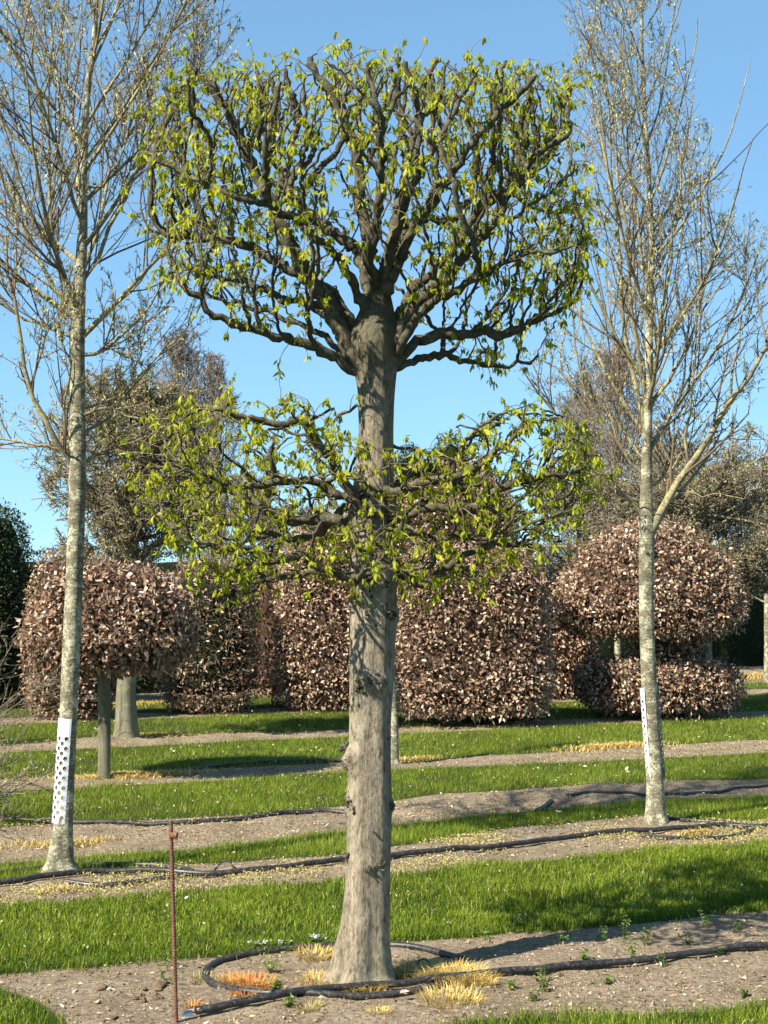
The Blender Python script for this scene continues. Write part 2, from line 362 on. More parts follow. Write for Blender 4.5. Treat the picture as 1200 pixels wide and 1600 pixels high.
STRIPS = [(4.9, None, 'short turf along the very front of the soil bed with the thick two-tier tree'),
          (0, 1, 'broad turf strip behind the thick two-tier tree'),
          (1, 2, 'narrow turf strip just behind the two tall guarded trees'),
          (2, 3, 'turf strip between the soil bank and the slim mushroom-shaped beech'),
          (3, 4, 'turf strip in front of the thick grey trunk'),
          (4, 5, 'turf strip beneath the brown beech topiary'),
          (5, 6, 'far turf strip at the foot of the yew hedges')]
dens = [12500, 11500, 9500, 5600, 3800, 2300, 1200]
for i, (a_, b_, lab) in enumerate(STRIPS):
    Yc = [5.6, 8, 10.2, 12.6, 15.5, 18.5, 22][i]
    x0, x1 = -(.25 * Yc + 1.5), .25 * Yc + 1.5
    D0, D1 = [(4.7, 7.4), (6.7, 9.1), (9.2, 11.1), (11.1, 13.9), (14., 16.9), (17., 20), (20.2, 22.9)][i]
    n = int((x1 - x0) * (D1 - D0) * dens[i])
    x = rng.uniform(x0, x1, n); D = rng.uniform(D0, D1, n); y = D + x * TAN
    g = grassmask(x, y)
    thin = .5 + .5 * fbm2(x * 1.3, y * 1.3, 3, 77)
    k = (g + .09 * fbm2(x * 7, y * 7, 3, 3) > .03 - rng.exponential(.022, n)) & (np.abs(x) < .25 * y + 1.3) & (y > 5.0) & (rng.random(n) < .55 + .6 * thin)
    x, y, g = x[k], y[k], g[k]; n = len(x)
    edge = np.clip(g / .25, 0, 1)
    P = np.stack([x, y, height(x, y) - .004], 1)
    sc = (Yc / 7.) ** .45
    patch = .8 * fbm2(x * 1.1, y * 1.1, 3, 91) + .7 * fbm2(x * 4.5, y * 4.5, 2, 95)
    L = rng.uniform(.026, .062, n) * (1 + .3 * patch + .35 * fbm2(x * 6, y * 6, 2, 191)) * (.75 + .35 * np.clip(1.2 - edge, 0, 1) * rng.random(n) + .25 * edge)
    r = np.clip(.42 + .23 * patch + rng.normal(0, .19, n) - .12 * (1 - edge), 0, .92)  # blades darken towards the strip edge, its self-shadow put into the tone
    r = np.where(rng.random(n) < .02 + .03 * np.clip(fbm2(x * 2.5, y * 2.5, 2, 43), 0, 1), 1.0, r)
    mb = MB(); blades(mb, P, L, rng.uniform(.0024, .0044, n) * sc, np.clip(rng.normal(.55, .3, n), .05, 1.3), r, None, i > 1)
    tag(mb.build('turf', M['grass'], kind='stuff'), lab, 'grass')

# loose soil crumbs and litter on the bare rows
ICO_V = []; ph = (1 + 5 ** .5) / 2
for s1 in (-1, 1):
    for s2 in (-1, 1): ICO_V += [(0, s1, s2 * ph), (s1, s2 * ph, 0), (s2 * ph, 0, s1)]
ICO_V = nrm(np.array(ICO_V, float))
from itertools import combinations
ed = min(np.linalg.norm(ICO_V[a_] - ICO_V[b_]) for a_, b_ in combinations(range(12), 2)) * 1.05
ICO_T = []
for a_, b_, c_ in combinations(range(12), 3):
    if max(np.linalg.norm(ICO_V[a_] - ICO_V[b_]), np.linalg.norm(ICO_V[a_] - ICO_V[c_]), np.linalg.norm(ICO_V[b_] - ICO_V[c_])) < ed:
        nn = np.cross(ICO_V[b_] - ICO_V[a_], ICO_V[c_] - ICO_V[a_])
        ICO_T.append((a_, b_, c_) if nn @ ICO_V[a_] > 0 else (a_, c_, b_))
ICO_T = np.array(ICO_T)
def rocks(mb, P, S, r, cheap=False):
    n = len(P); sc = S[:, None, None] * rng.uniform(.6, 1.3, (n, 1, 3)) * A3(1, 1, .7)
    if cheap:
        O = A3((1, 0, 0), (-1, 0, 0), (0, 1, 0), (0, -1, 0), (0, 0, 1)); V = P[:, None, :] + O[None] * sc * rng.uniform(.6, 1.3, (n, 5, 1)) + rng.normal(0, .2, (n, 5, 3)) * S[:, None, None]
        T = (np.arange(n) * 5)[:, None, None] + np.array([[0, 2, 4], [2, 1, 4], [1, 3, 4], [3, 0, 4]])[None]
        mb.add(V, T, None, np.repeat(r, 5)); return
    V = P[:, None, :] + ICO_V[None] * sc * rng.uniform(.7, 1.25, (n, 12, 1))
    T = (np.arange(n) * 12)[:, None, None] + ICO_T[None]
    mb.add(V, T, None, np.repeat(r, 12))
def soilpts(n, D0, D1, Yc, inset=.0):
    w = .25 * Yc + 1.3
    x = rng.uniform(-w, w, n); y = rng.uniform(D0, D1, n) + x * TAN
    k = (grassmask(x, y) < -inset) & (y > 5.0) & (np.abs(x) < .25 * y + 1.3)
    return x[k], y[k]
mb = MB()
for D0, D1, Yc, n in ((5.2, 7.4, 6.5, 30000), (8.6, 10.2, 9.6, 13000), (10.2, 12, 11.2, 14000), (13.1, 14.6, 14, 2500), (16.4, 17.5, 17, 1500)):
    x, y = soilpts(n, D0, D1, Yc)
    S = (rng.exponential(.0026, len(x)) + .0024) * (Yc / 6.5) ** .4; S = np.minimum(S, .017)
    cl = fbm2(x * 2.2, y * 2.2, 3, 120); k = rng.random(len(x)) < .45 + .9 * cl
    x, y, S = x[k], y[k], S[k]
    rocks(mb, np.stack([x, y, height(x, y) + S * .05], 1), S, rng.random(len(x)), True)
tag(mb.build('soil_crumbs', M['clod'], kind='stuff', smooth=False), 'loose crumbs and small clods scattered over the bare soil rows', 'soil')
mb = MB()
for D0, D1, Yc, n in ((5.2, 7.4, 6.5, 13000), (8.6, 10.2, 9.6, 9000), (10.2, 12, 11.2, 8000), (13.1, 14.6, 14, 4500), (16.4, 17.5, 17, 1600), (19.5, 20.8, 20, 1600)):
    x, y = soilpts(n, D0, D1, Yc); k = rng.random(len(x)) < .35 + .8 * fbm2(x * 1.7, y * 1.7, 3, 140); x, y = x[k], y[k]; n = len(x)
    d = rdir(n) * A3(1, 1, .3); nn = nrm(rng.normal(size=(n, 3)) * .5 + A3(0, 0, 1))
    sc = (Yc / 6.5) ** .5
    leaves(mb, np.stack([x, y, height(x, y) + .006], 1), d, nn, rng.uniform(.010, .032, n) * sc, rng.uniform(.002, .011, n) * sc, rng.random(n) ** 1.2)
for D0, D1, Yc, n in ((7.0, 8.9, 8, 420), (9.6, 10.8, 10.2, 160), (11.5, 13.7, 12.6, 420), (14.3, 16.6, 15.5, 420), (17.3, 19.7, 18.5, 300)):
    w = .25 * Yc + 1.3; x = rng.uniform(-w, w, n); y = rng.uniform(D0, D1, n) + x * TAN; k = grassmask(x, y) > .05; x, y = x[k], y[k]; n = len(x); sc = (Yc / 7) ** .6
    scales(mb, np.stack([x, y, height(x, y) + rng.uniform(.02, .045, n)], 1), nrm(rdir(n) * A3(1, 1, .6)), nrm(rdir(n) + A3(-.3, -.4, .6)), rng.uniform(.008, .022, n) * sc, rng.uniform(.004, .011, n) * sc, np.clip(rng.normal(.75, .25, n), 0, 1))
tag(mb.build('leaf_litter', M['litter'], kind='stuff'), 'dry leaf and twig litter strewn over soil rows and turf', 'litter')
mb = MB()   # yellowing ground cover of row two and green film of row one right
for D0, D1, Yc, n, s in ((8.7, 10.1, 9.6, 46000, 150), (10.2, 11.9, 11, 7000, 152), (13.2, 14.5, 14, 9000, 153), (16.5, 17.4, 17, 6000, 154)):
    x, y = soilpts(n, D0, D1, Yc); k = fbm2(x * 2.1, y * 2.1, 4, s) > .02 + rng.normal(0, .13, len(x)); x, y = x[k], y[k]; n = len(x)
    d = nrm(rng.normal(size=(n, 3)) * A3(1, 1, .4) + A3(0, 0, .5)); nn = nrm(rng.normal(size=(n, 3)) * .6 + A3(-.2, -.2, 1))
    scales(mb, np.stack([x, y, height(x, y) + .003 + rng.random(n) * .02], 1), d, nn, rng.uniform(.008, .02, n), rng.uniform(.005, .011, n), rng.random(n))
tag(mb.build('ground_cover', M['cover'], kind='stuff'), 'low yellowing weed carpet over the soil rows behind the broad turf', 'ground cover')
mb = MB()
x, y = soilpts(9000, 5.6, 7.3, 6.6); k = (fbm2(x * 2.6, y * 2.6, 4, 160) > .12 + rng.normal(0, .1, len(x))) & (x > .35); x, y = x[k], y[k]; n = len(x)
leaves(mb, np.stack([x, y, height(x, y) + .002 + rng.random(n) * .025], 1), nrm(rng.normal(size=(n, 3)) * A3(1, 1, .4) + A3(0, 0, .5)), nrm(rng.normal(size=(n, 3)) * .6 + A3(0, 0, 1)),
       rng.uniform(.007, .018, n), rng.uniform(.004, .009, n), np.clip(rng.normal(.6, .3, n), 0, 1))
tag(mb.build('ground_cover', M['weed'], kind='stuff'), 'sparse green seedlings on the front soil row beside the trunk shadow', 'ground cover')

# ------------------------------------------------------------------ hoses
def hose(pix, rad, label, lift=.0, group=None, closed_ends=True, name='irrigation_hose'):
    P = np.array([gp(*p[:2]) for p in pix]); lf = np.array([p[2] if len(p) > 2 else 0 for p in pix])
    P = even(np.c_[P, lf], .02)
    z = height(P[:, 0], P[:, 1]); ker = np.ones(9) / 9
    z = np.convolve(np.pad(z, 4, mode='edge'), ker, 'valid')
    Q = np.c_[P[:, :2], z + rad * .8 + lift + P[:, 3]]
    mb = MB(); R = np.full(len(Q), rad)
    Q2 = np.vstack([Q[0], Q, Q[-1]]); R2 = np.r_[rad * .55, R, rad * .55]
    Q2[0] += (Q[0] - Q[1]) * .02; Q2[-1] += (Q[-1] - Q[-2]) * .02
    tubes(mb, Q2[None], R2[None], 12)
    return tag(mb.build(name, M['hose'], loc=Q[0]), label, 'hose', group)
hose([(306, 1585), (340, 1581), (400, 1573), (470, 1562), (540, 1553), (620, 1545), (690, 1537), (760, 1530), (850, 1523), (950, 1516), (1050, 1507), (1140, 1497), (1230, 1488), (1400, 1470)], .0155,
     'long black irrigation hose along the front soil row past the thick trunk', .012)
hose([(722, 1508), (690, 1498), (650, 1490), (600, 1484), (540, 1483), (480, 1486), (420, 1491), (370, 1498), (333, 1508), (318, 1521), (328, 1535), (365, 1548), (430, 1558), (510, 1562), (600, 1560), (660, 1555), (702, 1547)], .0150,
     'black hose loop lying round the foot of the thick two-tier tree')
hose([(-160, 1405), (0, 1387), (70, 1376), (150, 1368), (250, 1367), (330, 1370), (420, 1365), (520, 1352), (620, 1342), (720, 1334), (800, 1325), (880, 1314), (960, 1307), (1040, 1302), (1120, 1296), (1200, 1298), (1360, 1290)], .0165,
     'long black hose running past both tall trees with white guards', .012)
hose([(-30, 1372), (30, 1362), (110, 1354), (180, 1352), (250, 1354), (300, 1362), (290, 1372), (240, 1379), (160, 1384), (100, 1380)], .014,
     'black hose loop round the foot of the tall tree beside the rusty stake')
hose([(1000, 1310), (1050, 1311), (1110, 1312), (1160, 1307), (1176, 1299), (1150, 1291), (1100, 1285), (1050, 1283), (1020, 1280)], .014,
     'black hose loop round the foot of the tall forked tree')
hose([(-120, 1276), (0, 1281), (80, 1286), (180, 1287), (290, 1287), (380, 1282), (440, 1274), (500, 1270), (560, 1272)], .0175,
     'black hose on the soil behind the rusty stake, bending up towards the thick trunk')
hose([(886, 1250), (920, 1247), (1000, 1246), (1080, 1243), (1150, 1235), (1210, 1229), (1330, 1220)], .0125, 'black hose on the soil bank behind the tall forked tree', .0)
hose([(838, 1268), (848, 1263), (862, 1257)], .016, 'short cut end of black hose lying at the soil bank')
hose([(245, 1209), (290, 1204), (350, 1197), (420, 1192), (500, 1190), (560, 1190)], .017, 'black hose on the soil row beside the slim mushroom-shaped beech')
hose([(880, 1172), (920, 1170), (960, 1166)], .016, 'short black hose half buried beside straw-coloured grass patch')
hose([(330, 1368), (335, 1360), (350, 1356, .03), (362, 1360, .03), (368, 1370)], .004, 'thin black drip tube curling above the long hose near the rusty stake', name='drip_tube')
hose([(655, 1523), (652, 1517, .03), (662, 1514, .045), (674, 1520, .03), (680, 1532)], .004, 'thin black drip tube curling out of the yellow grass by the thick trunk', name='drip_tube')

# ------------------------------------------------------------------ trunks
def trunk_mesh(rows, Y, sides=48, step=.012, flute=.0, burrs=(), rough=.03, seed=0, zroot=-.06, nfl=5, Ys=None):
    """rows: (px, py, width px) from the foot upwards"""
    C = np.array([np.r_[at(p[0], p[1], Y), p[2] * .5 * Y / F] for p in rows])
    foot = C[0].copy(); foot[2] = zroot
    if C[0, 2] > zroot: C = np.vstack([foot, C]); C[0, 3] *= 1.06
    E = even(C, step)
    th = np.arange(sides) * 2 * PI / sides
    z = E[:, 2][:, None]; R = E[:, 3][:, None]
    cx, cy = np.cos(th)[None], np.sin(th)[None]
    d = rough * (vn3(cx * 1.6, cy * 1.6, z * 2.2, seed) + .6 * vn3(cx * 3.4, cy * 3.4, z * 4.5, seed + 3) + .35 * vn3(cx * 8, cy * 8, z * 10, seed + 5))
    zz = np.maximum(z - 0, 0)
    d = d + flute * np.exp(-zz / .28) * (np.cos(nfl * th + seed)[None] + .6 * np.cos((nfl - 2) * th + 2 + seed)[None]) + (.3 * flute * np.cos(4 * th[None] + 1 + zz * .9) * np.sin(zz * 1.7 + 1) + .2 * flute * np.cos(7 * th[None] + zz * .6)) * (1 if flute > .11 else .3)
    for (bth, bz, ba, bs) in burrs:
        dt = np.angle(np.exp(1j * (th - bth)))[None]
        w = np.exp(-((dt * .1 / bs) ** 2 + ((z - bz) / bs) ** 2))
        d = d + ba * w * (1 + .7 * vn3(cx * 20, cy * 20, z * 45, seed + 9))
    RR = R * (1 + d)
    V = np.stack([E[:, 0][:, None] + RR * cx, E[:, 1][:, None] + RR * cy, np.broadcast_to(z, RR.shape)], -1)
    K = len(E); i = np.arange(K - 1)[:, None] * sides; j = np.arange(sides)[None]; j2 = (j + 1) % sides
    Q = np.stack([i + j, i + j2, i + sides + j2, i + sides + j], -1)
    mb = MB(); mb.add(V, None, Q, .5)
    top = len(E) - 1
    mb.add(np.vstack([V[top], E[top, :3] + A3(0, 0, R[top, 0] * .4)]), np.stack([np.arange(sides), (np.arange(sides) + 1) % sides, np.full(sides, sides)], 1))
    return mb, E

# ---------------- main two-tier tree
YM = 6.53
base = gp(573, 1525); base[1] = YM; base[0] = at(573, 1525, YM)[0]
tree = thing('hornbeam_tree', 'thick-trunked tree pruned into two tiers, opening yellow-green leaves, centre of the front soil row', 'tree', (base[0], base[1], 0))
zM = lambda py: at(600, py, YM)[2]
burrs = [(3.75, zM(1180), .34, .035), (3.5, zM(1195), .25, .03), (3.6, zM(1245), .18, .03), (3.4, zM(1268), .15, .02), (4.75, zM(1070), .16, .045), (4.5, zM(1060), .12, .03), (5.2, zM(1062), .14, .03),
         (5.0, zM(1345), .09, .03), (4.5, zM(1350), .07, .03), (3.6, zM(1340), .10, .03), (0.1, zM(1258), .14, .03), (0., zM(960), .14, .06), (5.9, zM(905), .10, .05), (4.9, zM(910), .10, .04), (4.3, zM(925), .12, .04),
         (4.6, zM(770), .06, .06), (0.2, zM(800), .18, .07), (3.3, zM(800), .12, .05), (4.4, zM(545), .10, .05)]
mb, E = trunk_mesh([(566, 1532, 114), (567, 1512, 96), (569, 1470, 82), (572, 1430, 74), (575, 1350, 69), (577, 1250, 68), (578, 1150, 65), (580, 1060, 68), (582, 960, 69), (583, 900, 70), (582, 830, 68),
                    (583, 770, 63), (587, 700, 53), (588, 640, 53), (588, 600, 58), (586, 565, 70), (584, 535, 78), (586, 508, 66), (589, 485, 52), (590, 460, 40)], YM, 72, .011, .12, burrs, .05, 3)
mb.build('trunk', M['bark_main'], tree)
# dark knot holes
M['knot'] = plain('dark_knot_hole', (.016, .013, .01), .95)
for (px, py, s) in ((576, 703, 4.2), (559, 1487, 5), (584, 1294, 3), (566, 1402, 2.5), (592, 1363, 3)):
    p = at(px, py, YM); k = np.argmin(abs(E[:, 2] - p[2])); R = E[k, 3]; ox = (p[0] - E[k, 0]) / R
    q = A3(p[0], E[k, 1] - R * math.sqrt(max(.02, 1 - ox * ox)) * 1.01, p[2]); S = s * YM / F
    mb = MB(); rocks(mb, q[None] + rng.normal(0, .001, (1, 3)), np.array([S]), np.array([0.])); mb.build('knot_hole', M['knot'], tree)

def burr(px, py, size, n):
    p = at(px, py, YM); k = np.argmin(abs(E[:, 2] - p[2])); R = E[k, 3]; ox = np.clip((p[0] - E[k, 0]) / R, -.98, .98)
    q = A3(E[k, 0] + ox * R * 1.05, E[k, 1] - R * math.sqrt(1 - ox * ox) * 1.05, p[2]); S = size * YM / F
    mb = MB(); rocks(mb, q[None] + np.clip(rng.normal(0, .42, (n, 3)), -.8, .8) * S * A3(.9, .7, 1.0), rng.uniform(.3, .58, n) * S, rng.random(n)); mb.build('burr', M['bark_burr'], tree)
for b_ in ((545, 1172, 14, 26), (546, 1190, 11, 18), (547, 1250, 9, 16), (552, 1262, 6, 8), (566, 1070, 11, 22), (594, 1062, 10, 18), (580, 1066, 8, 14), (576, 1350, 6, 10), (596, 1348, 7, 10), (545, 1336, 7, 10), (612, 1256, 8, 12), (610, 960, 10, 16), (575, 905, 9, 16), (560, 930, 8, 12), (600, 912, 8, 12), (570, 772, 7, 10), (606, 1150, 5, 6)): burr(*b_)
# crown skeletons: traced limbs, then filled by space colonisation
def limb_nodes(pix, dep):
    L = len(pix); px0 = pix[0]
    out = []
    for p in pix:
        s = math.hypot(p[0] - px0[0], p[1] - px0[1]) * YM / F
        out.append(at(p[0], p[1], YM + dep[0] + (dep[1] - dep[0]) * min(1, s / .8)))
    return even(out, .045)
UP = [([(560, 575), (515, 480), (485, 440), (462, 395), (425, 325), (395, 262), (372, 205), (342, 152), (312, 118)], (0, -.15), .040),
      ([(560, 580), (502, 546), (452, 531), (420, 519), (380, 514), (330, 490), (300, 456), (272, 432)], (0, -.30), .021),
      ([(558, 575), (495, 521), (440, 498), (400, 481), (350, 470), (292, 448)], (0, .35), .016),
      ([(545, 550), (500, 484), (440, 465), (380, 440), (330, 430), (250, 395)], (0, .5), .015),
      ([(588, 500), (576, 440), (575, 380), (568, 320), (558, 250), (544, 200), (520, 150), (482, 92)], (0, .12), .036),
      ([(588, 500), (612, 392), (620, 330), (640, 262), (650, 200), (664, 130), (684, 92)], (0, .25), .034),
      ([(588, 490), (565, 405), (530, 370), (490, 340), (452, 300), (430, 250), (420, 180), (402, 112)], (0, .3), .027),
      ([(600, 570), (640, 492), (680, 450), (720, 410), (760, 360), (800, 300), (840, 240), (884, 215)], (0, -.2), .028),
      ([(595, 540), (650, 448), (700, 400), (740, 340), (782, 300), (832, 262), (866, 232)], (0, .2), .024),
      ([(605, 575), (650, 500), (690, 465), (750, 432), (800, 402), (880, 390)], (0, -.45), .020),
      ([(605, 578), (660, 531), (720, 520), (790, 521), (840, 500), (892, 480)], (0, .15), .018),
      ([(605, 580), (662, 560), (700, 553), (732, 566), (780, 571), (836, 562)], (0, .45), .016),
      ([(590, 480), (650, 352), (700, 282), (740, 222), (790, 170), (834, 122)], (0, -.3), .026),
      ([(590, 470), (640, 300), (690, 212), (722, 150), (752, 102)], (0, -.45), .022),
      ([(590, 480), (580, 400), (590, 330), (600, 260), (590, 180), (575, 100)], (0, -.5), .026),
      ([(586, 520), (540, 420), (490, 370), (440, 330), (380, 310), (300, 280), (250, 250)], (0, -.35), .022),
      ([(588, 500), (640, 350), (700, 345), (760, 300), (860, 330), (905, 320)], (0, .5), .018),
      ([(570, 560), (520, 460), (450, 420), (380, 380), (300, 370), (235, 360)], (0, .1), .020)]
LO = [([(572, 800), (530, 742), (516, 712), (494, 690), (480, 664), (440, 663), (390, 655), (330, 640)], (-.05, -.25), .024),
      ([(572, 790), (505, 761), (462, 750), (410, 758), (360, 756), (300, 735)], (-.05, -.25), .015),
      ([(575, 818), (500, 812), (440, 810), (390, 780), (350, 760), (310, 740), (268, 733)], (0, .2), .020),
      ([(575, 912), (500, 886), (470, 869), (430, 872), (380, 860), (320, 855), (272, 830)], (-.03, -.3), .019),
      ([(575, 905), (500, 895), (440, 905), (380, 900)], (0, .45), .015),
      ([(580, 628), (541, 640), (520, 660), (488, 672)], (0, -.1), .010),
      ([(590, 772), (660, 756), (716, 745), (738, 735), (760, 720), (792, 690), (832, 665)], (-.05, -.3), .023),
      ([(716, 745), (722, 702), (750, 670), (796, 640)], (-.09, -.25), .013),
      ([(590, 822), (650, 800), (690, 796), (736, 795), (772, 770), (812, 750), (862, 740), (902, 735)], (-.03, -.25), .021),
      ([(590, 850), (640, 905), (680, 902), (720, 870), (760, 850), (820, 850)], (0, .1), .020),
      ([(590, 780), (650, 735), (690, 738), (750, 790), (820, 800), (880, 790)], (.02, .45), .019),
      ([(592, 690), (650, 706), (672, 708)], (0, .2), .009),
      ([(585, 800), (560, 790), (530, 800), (480, 840), (400, 830), (300, 800)], (-.05, .5), .014),
      ([(585, 805), (610, 800), (650, 830), (720, 840), (800, 830), (880, 800)], (-.09, -.4), .013)]
def poly_at(px, tab):
    t = np.array(tab); return np.interp(px, t[:, 0], t[:, 1])
U_TOP = [(240, 340), (265, 165), (290, 128), (400, 115), (560, 108), (700, 108), (840, 120), (875, 170), (900, 310)]
U_BOT = [(238, 385), (262, 425), (310, 448), (380, 478), (480, 518), (560, 500), (620, 500), (700, 545), (800, 552), (850, 520), (885, 455), (902, 385)]
L_TOP = [(240, 735), (270, 665), (330, 632), (430, 625), (520, 640), (548, 700), (630, 715), (700, 700), (745, 650), (800, 630), (860, 640), (900, 690), (912, 735)]
L_BOT = [(240, 785), (280, 850), (340, 905), (430, 930), (520, 915), (560, 900), (640, 915), (740, 915), (800, 890), (860, 840), (912, 760)]
def attractors(n, x0, x1, top, bot, cx, hw, hd, bias):
    out = []
    while sum(len(o) for o in out) < n:
        px = rng.uniform(x0, x1, 4000); v = rng.random(4000); q = np.clip(1 - ((px - cx) / hw) ** 2, 0, 1)
        dy = rng.uniform(-1, 1, 4000) * hd * np.sqrt(q) * 1.0
        t_, b_ = poly_at(px, top), poly_at(px, bot)
        py = t_ + (b_ - t_) * v
        rr = np.sqrt(((px - cx) / hw) ** 2 + (dy / hd) ** 2)
        k = rng.random(4000) < bias(rr, v)
        out.append(np.array([at(a_, b_, YM + c_) for a_, b_, c_ in zip(px[k], py[k], dy[k])]))
    return np.concatenate(out)[:n]
def colonise(limbs, A, step=.04, kill=.052, infl=.30, iters=200, up=.10, jit=.16, src=None, zf=1., vz=-9.):
    pos, par, lid, tr = [], [], [], []
    for li, (pix, dep, r0) in enumerate(limbs):
        P = limb_nodes(pix, dep); P = P + np.vstack([np.zeros((1, 3)), rng.normal(0, .006, (len(P) - 1, 3))])
        for k, p in enumerate(P):
            par.append(-1 if k == 0 else len(pos) - 1); pos.append(p); lid.append(li); tr.append(r0 * (1 - .62 * k / (len(P) - 1)))
    pos = list(pos); best = np.full(len(A), 9.); near = np.zeros(len(A), int)
    def upd(i0):
        nonlocal best, near
        Pn = np.array(pos[i0:])
        d = np.linalg.norm(A[:, None] - Pn[None], axis=2); j = d.argmin(1); dm = d[np.arange(len(A)), j]
        w = dm < best; best = np.where(w, dm, best); near = np.where(w, j + i0, near)
    upd(0)
    nch = {}
    for it in range(iters):
        k = best > kill
        A, best, near = A[k], best[k], near[k]
        if not len(A): break
        pz = np.array(pos)[near]; act = (best < infl) & (A[:, 2] - pz[:, 2] > vz * best)
        if not act.any(): break
        i0 = len(pos)
        for nd in np.unique(near[act]):
            if nch.get(nd, 0) >= 3: continue
            v = nrm(A[act & (near == nd)] - pos[nd]).mean(0)
            inh = (pos[nd] - pos[par[nd]]) if par[nd] >= 0 else v
            rad_ = nrm((pos[nd] - src) * A3(1, 1, zf))
            v = nrm(v) + .6 * nrm(inh) + .60 * rad_ + A3(0, 0, up) + rng.normal(0, jit, 3)
            v = nrm(v); pos.append(pos[nd] + nrm(v) * step * rng.uniform(.8, 1.2)); par.append(int(nd)); lid.append(lid[nd]); tr.append(0); nch[nd] = nch.get(nd, 0) + 1
        if len(pos) == i0: break
        upd(i0)
    return np.array(pos), np.array(par), np.array(lid), np.array(tr)
def skeleton_meshes(pos, par, lid, tr, rtip, expo, parent, names=('limb',)):
    n = len(pos); cnt = np.zeros(n)
    haschild = np.zeros(n, bool); haschild[par[par >= 0]] = True
    cnt[~haschild] = 1
    for i in range(n - 1, -1, -1):
        if par[i] >= 0: cnt[par[i]] += cnt[i]
    rt = np.array([tr[lid == l].max() for l in range(lid.max() + 1)])
    rad = np.minimum(np.maximum(rtip * cnt ** expo, tr), 1.2 * rt[lid] + .002)
    for i in range(n):                                       # never thicker than the parent
        if par[i] >= 0: rad[i] = min(rad[i], rad[par[i]])
    kids = [[] for _ in range(n)]
    for i in range(n):
        if par[i] >= 0: kids[par[i]].append(i)
    mbs = {}
    stack = [(i, None) for i in range(n) if par[i] < 0]
    while stack:
        i, p = stack.pop(); path = [i] if p is None else [p, i]; l = lid[i]
        while kids[path[-1]]:
            ks = sorted(kids[path[-1]], key=lambda k: -rad[k])
            for k in ks[1:]: stack.append((k, path[-1]))
            path.append(ks[0])
        P = pos[path]; R = rad[path].copy()
        if p is not None: R[0] = min(R[0], R[1] * 1.15)
        m_ = 2 * len(path) - 1
        C = resample(np.c_[P, R], max(m_, 4)); R2 = C[:, 3] * (1 + rng.normal(0, .08, len(C)) + rng.uniform(.2, .55, len(C)) * (rng.random(len(C)) < .07)); C[2:-1, :3] += rng.normal(0, .0035, (len(C) - 3, 3))
        R2 = np.maximum(R2, .002)
        C = np.vstack([C[:, :3], C[-1, :3] + nrm(C[-1, :3] - C[-2, :3]) * .004]); R2 = np.r_[R2, R2[-1] * .35]
        big = rad[path].max()
        tubes(mbs.setdefault(l, MB()), C[None], R2[None], 9 if big > .015 else (6 if big > .008 else 4))
    objs = {l: mbs[l].build(names[0], M['bark_limb'], parent) for l in sorted(mbs)}
    return objs, rad, haschild
def leafy(objs, pos, par, lid, rad, haschild, ntw, lead, ncl, rmax=.0125):
    """thin leafy twigs with drooping bunches, one mesh of each per limb"""
    cand = np.where(rad < rmax)[0]; w = np.where(haschild[cand], 1., 2.2); pick = rng.choice(cand, ntw, p=w / w.sum())
    S = pos[pick] + rng.normal(0, .003, (ntw, 3))
    c = pos.mean(0); outd = nrm((S - c) * A3(1, 1, .3)); D = nrm(rdir(ntw) * .9 + outd * .6 + A3(0, 0, .35))
    Ln = rng.uniform(.04, .17, ntw); K = 5
    P = [S]; d = D
    for k in range(K - 1):
        d = nrm(d + rng.normal(0, .22, (ntw, 3)) + A3(0, 0, lead - .10 * k)); P.append(P[-1] + d * (Ln / (K - 1))[:, None])
    P = np.stack(P, 1); R = np.linspace(.0022, .0011, K)[None].repeat(ntw, 0)
    li = lid[pick]
    for l, o in objs.items():
        k = li == l
        if not k.any(): continue
        mb = MB(); tubes(mb, P[k], R[k], 3); mb.build('twigs', M['twig'], o, kind='stuff')
        # bunches
        idx = np.where(k)[0]; t = rng.integers(1, K, len(idx) * ncl); t[:len(idx)] = K - 1
        Q = P[np.tile(idx, ncl), t]; nb = len(Q)
        nl = 5; C = np.repeat(Q, nl, 0) + rng.normal(0, .005, (nb * nl, 3)); n = len(C)
        keep = rng.random(n) < .82; C = C[keep]; n = len(C)
        size = np.repeat(rng.uniform(.7, 1.25, nb), nl)[keep]
        dd = nrm(A3(0, 0, -.9) + rng.normal(0, .40, (n, 3))); nn = nrm(rng.normal(size=(n, 3)) + A3(-.5, -.5, .5))
        tone = np.repeat(rng.normal(.5, .2, nb), nl)[keep]
        mb = MB(); leaves(mb, C, dd, nn, rng.uniform(.022, .042, n) * size, rng.uniform(.007, .0155, n) * size, np.clip(tone + rng.normal(0, .13, n), 0, 1), rng.uniform(-.1, .3))
        mb.build('leaves', M['leaf'], o, kind='stuff')
A = attractors(2900, 240, 902, U_TOP, U_BOT, 570, 334, .62, lambda rr, v: np.clip(.35 + .6 * rr ** 2 + .2 * (v < .15), 0, 1))
sk = colonise(UP, A, src=at(586, 560, YM), up=.06, vz=-.08)
